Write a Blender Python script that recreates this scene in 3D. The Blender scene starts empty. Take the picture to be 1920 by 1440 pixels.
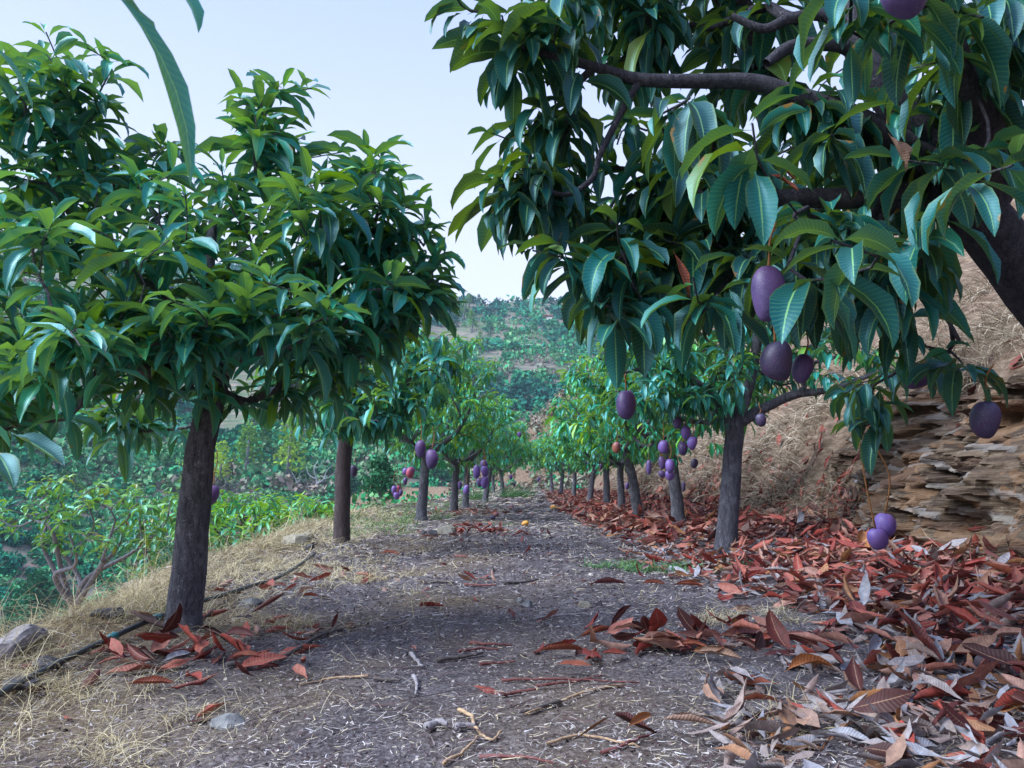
import bpy, math, random
import numpy as np
from mathutils import Vector, Matrix

random.seed(5)
rng = np.random.default_rng(11)
C = bpy.context.scene.collection
SC = bpy.context.scene
R = math.radians

# ------------------------------------------------------------------ camera
FPX, PITCH, CAMZ = 1443.0, R(7.5), 0.6
cd = bpy.data.cameras.new('camera'); cam = bpy.data.objects.new('camera', cd); C.objects.link(cam)
cam.location = (0, 0, CAMZ); cam.rotation_euler = (R(90) + PITCH, 0, 0)
cd.sensor_width = 36; cd.lens = 36 * FPX / 1920; cd.clip_start = 0.02; cd.clip_end = 4000
cd.dof.use_dof = True; cd.dof.focus_distance = 3.2; cd.dof.aperture_fstop = 14
SC.camera = cam

# ------------------------------------------------------------------ world + sun
SUN_EL, SUN_AZ = R(48), R(-105)          # azimuth measured from +y, towards +x
w = bpy.data.worlds.new('World'); SC.world = w; w.use_nodes = True
nt = w.node_tree; nt.nodes.clear()
out = nt.nodes.new('ShaderNodeOutputWorld'); bg = nt.nodes.new('ShaderNodeBackground')
sky = nt.nodes.new('ShaderNodeTexSky'); sky.sky_type = 'NISHITA'; sky.sun_disc = False
sky.sun_elevation = SUN_EL; sky.sun_rotation = SUN_AZ; sky.air_density = 1.3; sky.dust_density = 2.0; sky.ozone_density = 3
# thin high overcast veil in front of the blue: pale lilac towards the horizon
tc = nt.nodes.new('ShaderNodeTexCoord'); sep = nt.nodes.new('ShaderNodeSeparateXYZ'); rp = nt.nodes.new('ShaderNodeValToRGB')
nt.links.new(tc.outputs['Generated'], sep.inputs[0]); nt.links.new(sep.outputs['Z'], rp.inputs['Fac'])
rp.color_ramp.elements[0].position = 0.0; rp.color_ramp.elements[0].color = (5.5, 5.6, 6.2, 1)
rp.color_ramp.elements[1].position = 0.75; rp.color_ramp.elements[1].color = (2.0, 2.9, 6.2, 1)
e = rp.color_ramp.elements.new(0.3); e.color = (4.4, 4.8, 6.2, 1)
mx = nt.nodes.new('ShaderNodeMix'); mx.data_type = 'RGBA'; mx.inputs['Factor'].default_value = 0.88
nt.links.new(sky.outputs[0], mx.inputs['A']); nt.links.new(rp.outputs[0], mx.inputs['B'])
nt.links.new(mx.outputs['Result'], bg.inputs['Color']); bg.inputs['Strength'].default_value = 0.1
nt.links.new(bg.outputs[0], out.inputs[0])
sd = bpy.data.lights.new('sun', 'SUN'); sun = bpy.data.objects.new('sun', sd); C.objects.link(sun)
sd.energy = 3.9; sd.angle = R(48); sd.color = (.84, .93, 1.0)
sv = Vector((math.cos(SUN_EL) * math.sin(SUN_AZ), math.cos(SUN_EL) * math.cos(SUN_AZ), math.sin(SUN_EL)))
sun.rotation_euler = sv.to_track_quat('Z', 'Y').to_euler()
SC.view_settings.view_transform = 'Standard'; SC.view_settings.look = 'None'
SC.view_settings.exposure = 1.12; SC.view_settings.gamma = 1
SC.cycles.max_bounces = 6; SC.cycles.diffuse_bounces = 3; SC.cycles.glossy_bounces = 2
SC.cycles.transmission_bounces = 4; SC.cycles.use_denoising = True

# ------------------------------------------------------------------ helpers
def ray(px, py):
    v = Vector(((px - 960) / FPX, (720 - py) / FPX, -1))
    return Matrix.Rotation(R(90) + PITCH, 3, 'X') @ v
def at(px, py, Y):
    d = ray(px, py); t = Y / d.y
    return np.array((d.x * t, Y, CAMZ + d.z * t))

def link(o, parent=None):
    C.objects.link(o)
    if parent is not None: o.parent = parent
    return o
def tag(o, label=None, cat=None, group=None, kind=None):
    if label: o['label'] = label
    if cat: o['category'] = cat
    if group: o['group'] = group
    if kind: o['kind'] = kind
    return o
def empty(name, loc, label, cat, group=None):
    o = bpy.data.objects.new(name, None); o.location = tuple(loc); o.empty_display_size = .1
    link(o); return tag(o, label, cat, group)

def mesh(name, V, F, mat, parent=None, uv=None, att=None, smooth=True, origin=None):
    V = np.asarray(V, dtype=np.float32); F = np.asarray(F, dtype=np.int32)
    if origin is not None: V = V - np.asarray(origin, dtype=np.float32)
    me = bpy.data.meshes.new(name); m, k = F.shape
    me.vertices.add(len(V)); me.vertices.foreach_set('co', V.ravel())
    me.loops.add(m * k); me.loops.foreach_set('vertex_index', F.ravel())
    me.polygons.add(m)
    me.polygons.foreach_set('loop_start', np.arange(0, m * k, k, dtype=np.int32))
    me.polygons.foreach_set('loop_total', np.full(m, k, dtype=np.int32))
    me.polygons.foreach_set('use_smooth', np.full(m, smooth, dtype=bool))
    me.update(calc_edges=True)
    if uv is not None:
        l = me.uv_layers.new(name='UVMap'); l.data.foreach_set('uv', np.asarray(uv, dtype=np.float32)[F.ravel()].ravel())
    for n_, a in (att or {}).items():
        t = me.attributes.new(n_, 'FLOAT', 'POINT'); t.data.foreach_set('value', np.asarray(a, dtype=np.float32))
    me.materials.append(mat)
    o = bpy.data.objects.new(name, me); link(o, parent)
    if origin is not None and parent is None: o.location = tuple(origin)
    return o

def cat_parts(parts):
    """parts: list of (V, F, uv, rnd) -> joined"""
    Vs, Fs, Us, Rs, n = [], [], [], [], 0
    for V, F, u, r in parts:
        Vs.append(V); Fs.append(F + n); Us.append(u); Rs.append(r); n += len(V)
    return np.concatenate(Vs), np.concatenate(Fs), np.concatenate(Us), np.concatenate(Rs)

_tab = np.random.default_rng(3).random((256, 256))
def vnoise(x, y, seed=0):
    x = np.asarray(x, float) + seed * 17.31; y = np.asarray(y, float) + seed * 9.77
    xi = np.floor(x).astype(int); yi = np.floor(y).astype(int); fx = x - xi; fy = y - yi
    fx = fx * fx * (3 - 2 * fx); fy = fy * fy * (3 - 2 * fy)
    a = _tab[xi % 256, yi % 256]; b = _tab[(xi + 1) % 256, yi % 256]
    c = _tab[xi % 256, (yi + 1) % 256]; d = _tab[(xi + 1) % 256, (yi + 1) % 256]
    return (a * (1 - fx) + b * fx) * (1 - fy) + (c * (1 - fx) + d * fx) * fy - .5
def fbm(x, y, octs=4, seed=0):
    s = 0; a = 1
    for i in range(octs):
        s = s + a * vnoise(np.asarray(x) * 2 ** i, np.asarray(y) * 2 ** i, seed + i * 3); a *= .5
    return s

# ------------------------------------------------------------------ terrain function
XE_Y = [0, 2.7, 4.3, 11.5, 15, 20, 30, 45, 60]; XE_X = [-1.6, -1.8, -2.05, -2.7, -2.45, -2.0, -1.5, -4, -12]
XB_Y = [0, 4, 7, 10, 20, 30, 42, 52, 66, 90]; XB_X = [2.3, 2.6, 2.85, 2.95, 3.1, 3.4, 3.2, -3.0, -4.5, -4.5]
def edge_l(y): return np.interp(y, XE_Y, XE_X)
def toe_r(y): return np.interp(y, XB_Y, XB_X)
def gz(x, y, fine=True):
    x = np.asarray(x, float); y = np.asarray(y, float)
    yc = np.clip(y, 0, 34)
    z = .010 * yc
    b = x - toe_r(y)
    z = z + .16 * np.clip((x - 1.1) / 1.7, 0, 1) ** 1.5 * np.clip(1.2 - y / 30, .2, 1)
    bank = np.interp(b, [0, .25, .8, 4, 10, 60, 300], [0, .25, 1.15, 3.9, 9, 38, 90])
    z = z + bank
    xe = edge_l(y) + .25 * fbm(y * .7, y * 0, 2, 4)
    d = np.clip(xe - x, 0, None)
    z = z - .55 * d - .12 * np.clip(d * 2, 0, 1) ** 2
    far = np.clip(y - 58, 0, None); z = z - 1.3 * far
    # little berm of straw and stones along the edge
    z = z + .05 * np.exp(-((x - xe - .15) / .22) ** 2)
    rr = np.hypot(x, y - 20)
    hill = np.interp(rr, [0, 60, 110, 170, 250, 340, 420, 470, 560, 1200], [-30, -28, -15, 8, 40, 77, 112, 114, 100, 60])
    ang = np.arctan2(x, y - 20 + 1e-6)
    hill = hill + np.clip((rr - 80) / 200, 0, 1) * (26 * vnoise(ang * 5 + 3, rr * .004, 2) + 12 * vnoise(ang * 16, rr * .012, 5) + 5 * vnoise(x * .03, y * .03, 6))
    # terraces cut in the far slope
    tr = np.clip((rr - 150) / 100, 0, 1)
    hs = hill / 4.0; hill = hill * (1 - .5 * tr) + .5 * tr * 4.0 * (np.floor(hs) + np.clip((hs - np.floor(hs)) * 2.5 - .75, 0, 1))
    z = np.maximum(z, hill)
    if fine:
        near = np.clip(1.5 - y / 25, 0, 1) * (y > -3)
        z = z + near * (.035 * fbm(x * 1.3, y * 1.3, 3, 7) + .012 * fbm(x * 9, y * 9, 3, 9) * np.clip(1.4 - y / 10, 0, 1))
        z = z + near * np.clip(b * 2, 0, 1) * (.30 * fbm(x * 2.2, y * 1.6, 5, 12) + .10 * np.abs(fbm(x * 6, y * 5, 3, 15)))
        z = z + near * np.clip(d * 1.5, 0, 1) * .15 * fbm(x * 2, y * 2, 3, 13)
        z = z + .8 * np.clip((y - 35) / 30, 0, 1) * np.clip(1 - (rr - 60) / 60, 0, 1) * fbm(x * .3, y * .3, 4, 14)
    return z
def ground_hit(px, py, lo=1.2, hi=60):
    d = ray(px, py)
    for t in np.geomspace(lo, hi, 900):
        x, y, z = d.x * t, d.y * t, CAMZ + d.z * t
        if z < gz(x, y): return np.array((x, y, float(gz(x, y))))
    return np.array((d.x * hi, d.y * hi, float(gz(d.x * hi, d.y * hi))))

# ------------------------------------------------------------------ material helpers
def new_mat(name):
    m = bpy.data.materials.new(name); m.use_nodes = True
    t = m.node_tree; t.nodes.clear()
    o = t.nodes.new('ShaderNodeOutputMaterial'); p = t.nodes.new('ShaderNodeBsdfPrincipled')
    t.links.new(p.outputs[0], o.inputs[0])
    return m, t, p, o
def nd(t, typ, props=None, **ins):
    n = t.nodes.new(typ)
    for k, v in (props or {}).items(): setattr(n, k, v)
    for k, v in ins.items():
        key = k.replace('_', ' ')
        i = n.inputs[int(k[1:])] if (k[0] == 'i' and k[1:].isdigit()) else n.inputs[key]
        if isinstance(v, bpy.types.NodeSocket): t.links.new(v, i)
        else: i.default_value = v
    return n
def ramp(t, fac, stops, interp='LINEAR'):
    n = t.nodes.new('ShaderNodeValToRGB'); n.color_ramp.interpolation = interp
    t.links.new(fac, n.inputs['Fac']); el = n.color_ramp.elements
    while len(el) < len(stops): el.new(.5)
    for i, (p, c) in enumerate(stops):
        el[i].position = p; el[i].color = (*c, 1) if len(c) == 3 else c
    return n.outputs[0]
def math_(t, op, a, b=0.0, c=None):
    n = t.nodes.new('ShaderNodeMath'); n.operation = op
    for i, v in enumerate((a, b) if c is None else (a, b, c)):
        if isinstance(v, bpy.types.NodeSocket): t.links.new(v, n.inputs[i])
        else: n.inputs[i].default_value = v
    return n.outputs[0]
def mixc(t, f, a, b, blend='MIX'):
    n = t.nodes.new('ShaderNodeMix'); n.data_type = 'RGBA'; n.blend_type = blend
    for s, v in (('Factor', f), ('A', a), ('B', b)):
        i = n.inputs[s]
        if isinstance(v, bpy.types.NodeSocket): t.links.new(v, i)
        else: i.default_value = (*v, 1) if isinstance(v, tuple) and len(v) == 3 else v
    return n.outputs['Result']
def pos(t):
    return t.nodes.new('ShaderNodeNewGeometry').outputs['Position']
def noise(t, vec, scale, detail=4, rough=.6, dist=0.0):
    n = nd(t, 'ShaderNodeTexNoise', Scale=scale, Detail=detail, Roughness=rough, Distortion=dist)
    if vec is not None: t.links.new(vec, n.inputs['Vector'])
    return n.outputs['Fac']
def vmap(t, vec, scale):
    n = nd(t, 'ShaderNodeMapping'); t.links.new(vec, n.inputs['Vector']); n.inputs['Scale'].default_value = scale
    return n.outputs[0]
def attr(t, name):
    n = t.nodes.new('ShaderNodeAttribute'); n.attribute_name = name; return n.outputs['Fac']
def bump(t, p, h, strength=.3, dist=.01):
    b = nd(t, 'ShaderNodeBump', Strength=strength, Distance=dist, Height=h); t.links.new(b.outputs[0], p.inputs['Normal'])

def leaf_material(name, ramp_stops, trans, midrib, rough=.33, tfac=.30, veins=True, sheen_spec=.85, brown=True):
    m, t, p, o = new_mat(name)
    r = attr(t, 'rnd')
    col = ramp(t, r, ramp_stops)
    uvn = t.nodes.new('ShaderNodeUVMap'); sp = nd(t, 'ShaderNodeSeparateXYZ'); t.links.new(uvn.outputs[0], sp.inputs[0])
    u = math_(t, 'ABSOLUTE', math_(t, 'MULTIPLY_ADD', sp.outputs['X'], 2.0, -1.0)); v = sp.outputs['Y']
    tcol = mixc(t, .75, col, trans)
    if veins:
        wv = math_(t, 'SINE', math_(t, 'MULTIPLY', math_(t, 'SUBTRACT', v, math_(t, 'MULTIPLY', u, .07)), 138.0))
        wv = math_(t, 'POWER', math_(t, 'MULTIPLY_ADD', wv, .5, .5), 6.0)
        wv = math_(t, 'MULTIPLY', wv, .20)
        col = mixc(t, wv, col, midrib)
        bump(t, p, wv, .25, .002)
    mid = math_(t, 'LESS_THAN', u, .055)
    col = mixc(t, math_(t, 'MULTIPLY', mid, .8), col, midrib)
    yel = math_(t, 'MULTIPLY', math_(t, 'GREATER_THAN', math_(t, 'ADD', u, math_(t, 'MULTIPLY', noise(t, pos(t), 9, 2), .9)), 1.38), .45)
    col = mixc(t, yel, col, (.12, .17, .01))
    if brown:
        nz = noise(t, pos(t), 22, 3)
        dry = math_(t, 'MULTIPLY', math_(t, 'GREATER_THAN', math_(t, 'FRACT', math_(t, 'MULTIPLY', r, 37.0)), .72), math_(t, 'MULTIPLY', math_(t, 'GREATER_THAN', math_(t, 'ADD', nz, math_(t, 'MULTIPLY', u, .22)), .80), 1.0))
        col = mixc(t, dry, col, (.20, .10, .02))
    t.links.new(col, p.inputs['Base Color'])
    rg = math_(t, 'MULTIPLY_ADD', noise(t, pos(t), 35, 3), .25, rough - .1)
    t.links.new(rg, p.inputs['Roughness']); p.inputs['Specular IOR Level'].default_value = sheen_spec; p.inputs['Specular Tint'].default_value = (.40, .85, 1, 1)  # blue tint puts the colour of reflected sky into the leaf sheen
    tl = nd(t, 'ShaderNodeBsdfTranslucent'); t.links.new(tcol, tl.inputs['Color'])
    ms = nd(t, 'ShaderNodeMixShader'); ms.inputs[0].default_value = tfac
    t.links.new(p.outputs[0], ms.inputs[1]); t.links.new(tl.outputs[0], ms.inputs[2]); t.links.new(ms.outputs[0], o.inputs[0])
    return m

M = {}
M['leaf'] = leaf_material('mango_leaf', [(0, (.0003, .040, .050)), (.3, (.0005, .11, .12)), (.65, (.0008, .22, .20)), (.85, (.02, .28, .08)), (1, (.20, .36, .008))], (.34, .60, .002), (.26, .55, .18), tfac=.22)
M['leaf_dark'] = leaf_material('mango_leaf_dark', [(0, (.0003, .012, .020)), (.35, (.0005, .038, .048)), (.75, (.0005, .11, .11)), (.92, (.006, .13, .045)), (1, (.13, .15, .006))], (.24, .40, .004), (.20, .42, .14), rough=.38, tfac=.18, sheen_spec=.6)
M['leaf_far'] = leaf_material('mango_leaf_far', [(0, (.001, .05, .055)), (.28, (.001, .15, .13)), (.58, (.004, .29, .17)), (.78, (.08, .40, .03)), (1, (.34, .50, .01))], (.46, .72, .002), (.2, .42, .16), tfac=.27, veins=False, brown=False)
M['leaf_bright'] = leaf_material('bright_lit_mango_leaf', [(0, (.002, .10, .08)), (.4, (.01, .24, .10)), (.7, (.10, .38, .03)), (1, (.35, .50, .01))], (.50, .75, .002), (.2, .42, .16), tfac=.3, veins=False, brown=False)  # brightened leaf copy: strong light on the lower-terrace trees put into the colour
M['leaf_shrub'] = leaf_material('shrub_leaf', [(0, (.005, .12, .09)), (.4, (.02, .22, .11)), (.7, (.12, .34, .05)), (.9, (.36, .38, .03)), (1, (.24, .10, .03))], (.3, .5, .03), (.25, .4, .2), veins=False, brown=False)

def dead_material(name, stops, rough=.6):
    m, t, p, o = new_mat(name)
    col = ramp(t, attr(t, 'rnd'), stops)
    uvn = t.nodes.new('ShaderNodeUVMap'); sp = nd(t, 'ShaderNodeSeparateXYZ'); t.links.new(uvn.outputs[0], sp.inputs[0])
    u = math_(t, 'ABSOLUTE', math_(t, 'MULTIPLY_ADD', sp.outputs['X'], 2.0, -1.0)); v = sp.outputs['Y']
    wv = math_(t, 'SINE', math_(t, 'MULTIPLY', math_(t, 'SUBTRACT', v, math_(t, 'MULTIPLY', u, .07)), 105.0))
    nz = noise(t, pos(t), 60, 4)
    col = mixc(t, math_(t, 'MULTIPLY', math_(t, 'SUBTRACT', nz, .42), 2.0), mixc(t, .55, col, (.03, .012, .01)), col)
    col = mixc(t, math_(t, 'MULTIPLY', math_(t, 'LESS_THAN', u, .05), .6), col, (.35, .2, .13))
    t.links.new(col, p.inputs['Base Color']); p.inputs['Roughness'].default_value = rough
    p.inputs['Specular IOR Level'].default_value = .35
    bump(t, p, math_(t, 'ADD', math_(t, 'MULTIPLY', wv, .5), nz), .35, .002)
    tl = nd(t, 'ShaderNodeBsdfTranslucent'); t.links.new(col, tl.inputs['Color'])
    ms = nd(t, 'ShaderNodeMixShader'); ms.inputs[0].default_value = .12
    t.links.new(p.outputs[0], ms.inputs[1]); t.links.new(tl.outputs[0], ms.inputs[2]); t.links.new(ms.outputs[0], o.inputs[0])
    return m
RED = [(0, (.05, .014, .016)), (.15, (.16, .03, .026)), (.33, (.46, .065, .045)), (.5, (.56, .17, .12)), (.68, (.56, .32, .26)), (.80, (.48, .20, .06)), (.84, (.40, .28, .25)), (.9, (.44, .38, .38)), (1, (.46, .48, .56))]
M['dead'] = dead_material('dead_leaf', RED)
M['dead_rust'] = dead_material('dead_leaf_rust', [(0, (.34, .075, .035)), (1, (.38, .10, .05))])
M['dead_maroon'] = dead_material('dead_leaf_maroon', [(0, (.12, .03, .035)), (1, (.18, .05, .05))])
M['dead_orange'] = dead_material('dead_leaf_orange', [(0, (.46, .15, .04)), (1, (.52, .20, .06))])
M['dead_tan'] = dead_material('dead_leaf_tan', [(0, (.42, .25, .17)), (1, (.48, .30, .22))])
M['dead_grey'] = dead_material('dead_leaf_grey', [(0, (.36, .37, .44)), (1, (.45, .46, .52))])
M['dead_yellow'] = dead_material('dead_leaf_yellow', [(0, (.60, .26, .03)), (1, (.66, .32, .03))])

def simple_mat(name, stops, rough=.8, scale=8, detail=5, bstr=.4, bdist=.01, spec=.3, vec=(1, 1, 1), dark=None):
    m, t, p, o = new_mat(name)
    v = vmap(t, nd(t, 'ShaderNodeTexCoord').outputs['Object'], vec)
    n = noise(t, v, scale, detail, .65)
    t.links.new(ramp(t, n, stops), p.inputs['Base Color']); p.inputs['Roughness'].default_value = rough
    p.inputs['Specular IOR Level'].default_value = spec
    bump(t, p, n, bstr, bdist)
    return m
def att_mat(name, stops, rough=.75, spec=.3, tfac=0):
    m, t, p, o = new_mat(name)
    c = ramp(t, attr(t, 'rnd'), stops)
    t.links.new(c, p.inputs['Base Color']); p.inputs['Roughness'].default_value = rough
    p.inputs['Specular IOR Level'].default_value = spec
    if tfac:
        tl = nd(t, 'ShaderNodeBsdfTranslucent'); t.links.new(c, tl.inputs['Color'])
        ms = nd(t, 'ShaderNodeMixShader'); ms.inputs[0].default_value = tfac
        t.links.new(p.outputs[0], ms.inputs[1]); t.links.new(tl.outputs[0], ms.inputs[2]); t.links.new(ms.outputs[0], o.inputs[0])
    return m

def bark_material(name, c0, c1, c2, fiss=1.0):
    m, t, p, o = new_mat(name)
    ob = nd(t, 'ShaderNodeTexCoord').outputs['Object']
    v1 = vmap(t, ob, (1, 1, .22))
    n1 = noise(t, v1, 48, 6, .75, .8); n2 = noise(t, ob, 9, 4)
    vo = nd(t, 'ShaderNodeTexVoronoi', {'feature': 'DISTANCE_TO_EDGE'}, Scale=62.0)
    t.links.new(vmap(t, nd(t, 'ShaderNodeVectorMath', {'operation': 'ADD'}, i0=ob, i1=nd(t, 'ShaderNodeTexNoise', Scale=30.0, Detail=2.0).outputs['Color']).outputs[0], (1, 1, .28)), vo.inputs['Vector'])
    cr = math_(t, 'MINIMUM', math_(t, 'MULTIPLY', vo.outputs['Distance'], 5.0), 1.0)
    col = ramp(t, n1, [(.25, c0), (.45, c1), (.68, c2)])
    col = mixc(t, math_(t, 'MULTIPLY', math_(t, 'SUBTRACT', 1.0, cr), .6 * fiss), col, c0)
    col = mixc(t, math_(t, 'MULTIPLY', math_(t, 'GREATER_THAN', n2, .58), .35), col, c2)
    t.links.new(col, p.inputs['Base Color']); p.inputs['Roughness'].default_value = .85; p.inputs['Specular IOR Level'].default_value = .25
    h = math_(t, 'ADD', math_(t, 'MULTIPLY', cr, .8 * fiss), n1)
    bump(t, p, h, 1.0, .011)
    return m
M['bark'] = bark_material('mango_bark', (.035, .033, .045), (.185, .18, .22), (.40, .39, .45))
M['bark_brown'] = bark_material('mango_bark_brown', (.04, .027, .033), (.12, .088, .095), (.20, .16, .165), .5)
M['bark_dark'] = bark_material('shaded_mango_bark', (.03, .028, .040), (.09, .085, .11), (.17, .16, .19))  # darker copy of mango_bark, shade on the near right tree put into the colour
M['bark_pale'] = bark_material('pale_bark', (.16, .15, .18), (.36, .34, .40), (.55, .53, .60), .4)
M['stalk'] = simple_mat('fruit_stalk', [(.3, (.16, .05, .02)), (.7, (.26, .12, .03))], .6, 40)

def fruit_mat(name, a, b, c, dots=.35, bloom=(.20, .18, .32), blush=(.14, .045, .15)):
    m, t, p, o = new_mat(name)
    ob = nd(t, 'ShaderNodeTexCoord').outputs['Object']
    n = noise(t, ob, 14, 4); n2 = noise(t, ob, 40, 3)
    col = ramp(t, n, [(.3, a), (.5, b), (.72, c)])
    col = mixc(t, math_(t, 'MULTIPLY', n2, .30), col, bloom)
    sx = nd(t, 'ShaderNodeSeparateXYZ'); t.links.new(ob, sx.inputs[0])
    bl = math_(t, 'MULTIPLY_ADD', math_(t, 'ADD', math_(t, 'MULTIPLY', sx.outputs['X'], .8), sx.outputs['Z']), 9.0, math_(t, 'SUBTRACT', n, .45))
    col = mixc(t, nd(t, 'ShaderNodeClamp', Value=bl, Min=0.0, Max=.55).outputs[0], col, blush)
    vo = nd(t, 'ShaderNodeTexVoronoi', Scale=260.0); t.links.new(ob, vo.inputs['Vector'])
    col = mixc(t, math_(t, 'MULTIPLY', math_(t, 'LESS_THAN', vo.outputs['Distance'], .18), dots), col, (.45, .4, .42))
    t.links.new(col, p.inputs['Base Color'])
    t.links.new(math_(t, 'MULTIPLY_ADD', n2, .3, .36), p.inputs['Roughness']); p.inputs['Specular IOR Level'].default_value = .4
    bump(t, p, n2, .08, .003)
    return m
M['mango_purple'] = fruit_mat('mango_skin_purple', (.028, .016, .075), (.055, .028, .12), (.10, .045, .16))
M['mango_dark'] = fruit_mat('mango_skin_dark', (.022, .022, .045), (.040, .026, .070), (.07, .03, .085), bloom=(.06, .07, .13), blush=(.05, .03, .08))
M['mango_violet'] = fruit_mat('mango_skin_violet', (.08, .05, .22), (.13, .07, .30), (.20, .08, .26), bloom=(.22, .20, .42))
M['mango_red'] = fruit_mat('mango_skin_red', (.28, .03, .08), (.45, .05, .09), (.5, .10, .1))
M['mango_orange'] = fruit_mat('mango_skin_orange', (.55, .18, .03), (.70, .28, .04), (.75, .38, .08), bloom=(.6, .3, .1), blush=(.7, .4, .05))
M['mango_brown'] = fruit_mat('mango_skin_brown', (.16, .05, .03), (.26, .08, .05), (.35, .12, .06), bloom=(.2, .1, .1))

# ------------------------------------------------------------------ leaf builder
PV = np.array([0, .09, .16, .26, .40, .56, .74, .90, 1.0]); PW = np.array([.05, .06, .30, .72, .96, 1.0, .80, .40, 0.0])
VS = {9: PV, 7: np.array([0, .1, .22, .42, .62, .84, 1]), 5: np.array([0, .16, .42, .75, 1]), 4: np.array([0, .25, .68, 1])}
def leaves(P, az, p0, bend, L, W, roll, curl, wave, rnd, rows=7, cols=3, g=rng, twist=None):
    N = len(P); v = VS[rows]; w_ = np.interp(v, PV, PW)
    dv = np.diff(v)
    pm = p0[:, None] - bend[:, None] * ((v[:-1] + v[1:]) / 2)[None]
    a = np.stack([np.cos(az), np.sin(az), 0 * az], 1)
    Tm = np.cos(pm)[..., None] * a[:, None] + np.sin(pm)[..., None] * np.array([0, 0, 1.0])
    cen = np.concatenate([np.zeros((N, 1, 3)), np.cumsum(Tm * (dv[None] * L[:, None])[..., None], 1)], 1) + P[:, None]
    pv = p0[:, None] - bend[:, None] * v[None]
    T = np.cos(pv)[..., None] * a[:, None] + np.sin(pv)[..., None] * np.array([0, 0, 1.0])
    S = np.broadcast_to(np.stack([-np.sin(az), np.cos(az), 0 * az], 1)[:, None], T.shape)
    Nn = np.cross(T, S)
    tw = roll[:, None] + (0 if twist is None else twist[:, None] * v[None])
    c, s = np.cos(tw)[..., None], np.sin(tw)[..., None]
    c = np.broadcast_to(c, T.shape[:2] + (1,)); s = np.broadcast_to(s, T.shape[:2] + (1,))
    S2 = S * c + Nn * s; N2 = Nn * c - S * s
    u = np.linspace(-1, 1, cols); cu = np.where(np.abs(curl) < .05, .05, curl)[:, None]
    side = np.sin(cu * u[None]) / cu; up = (1 - np.cos(cu * u[None])) / cu + np.abs(u)[None] * .12
    hw = (W[:, None] / 2 * w_[None])
    ph = g.random(N) * 6.28; fr = 9 + g.random(N) * 9
    wv = wave[:, None, None] * W[:, None, None] * np.sin(v[None, :, None] * fr[:, None, None] + ph[:, None, None] + (u[None, None] > 0) * 1.7) * np.abs(u)[None, None] * (w_[None, :, None])
    V = cen[:, :, None] + S2[:, :, None] * (hw[..., None] * side[:, None])[..., None] + N2[:, :, None] * (hw[..., None] * up[:, None] + wv)[..., None]
    Rr = rows
    idx = np.arange(N * Rr * cols).reshape(N, Rr, cols)
    F = np.stack([idx[:, :-1, :-1], idx[:, :-1, 1:], idx[:, 1:, 1:], idx[:, 1:, :-1]], -1).reshape(-1, 4)
    uv = np.broadcast_to(np.stack(np.meshgrid(v, (u + 1) / 2, indexing='ij')[::-1], -1)[None], (N, Rr, cols, 2)).reshape(-1, 2)
    rn = np.repeat(rnd, Rr * cols)
    return V.reshape(-1, 3), F, uv, rn

def whorls(tips, dirs, nleaf, L0, droop, rows, cols, g, young=None, wl=.27):
    """a whorl of leaves round every twig tip"""
    P, az, p0, be, L, rn = [], [], [], [], [], []
    for i, (t, d) in enumerate(zip(tips, dirs)):
        n = int(nleaf * (.75 + .5 * g.random())); a0 = g.random() * 6.28
        dr = droop + .35 * (g.random() - .5) - .25 * d[2]
        base = g.random() * .6; ls = L0 * (.68 + .5 * g.random())
        for k in range(n):
            f = k / max(1, n - 1)                       # 0 = youngest, top of the shoot
            if g.random() < .14: continue
            a_ = a0 + k * 2.4 + g.normal() * .35
            P.append(t - d * (f * .085 * L0 / .16) + g.normal(size=3) * .003)
            az.append(a_); p0.append(.95 - f * 1.15 - dr + g.normal() * .3)
            be.append(.55 + 1.0 * g.random() + .6 * droop); L.append(ls * (.62 + .38 * min(1, f * 2.5)) * (.75 + .45 * g.random()))
            r_ = base + .30 * g.random() + (.12 if f < .2 else 0)
            if g.random() < .03: r_ = .95 + .05 * g.random()
            rn.append(min(r_, 1))
    P = np.array(P); az = np.array(az); p0 = np.clip(np.array(p0), -1.5, 1.2); be = np.array(be); L = np.array(L); rn = np.array(rn)
    be = np.where(p0 - be < -1.65, p0 + 1.65, be)
    N = len(P)
    W = L * (wl - .03 + .10 * g.random(N))
    return leaves(P, az, p0, be, L, W, g.normal(size=N) * .35, .5 + .5 * g.random(N), .05 + .08 * g.random(N), rn, rows, cols, g, g.normal(size=N) * .3)

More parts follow.
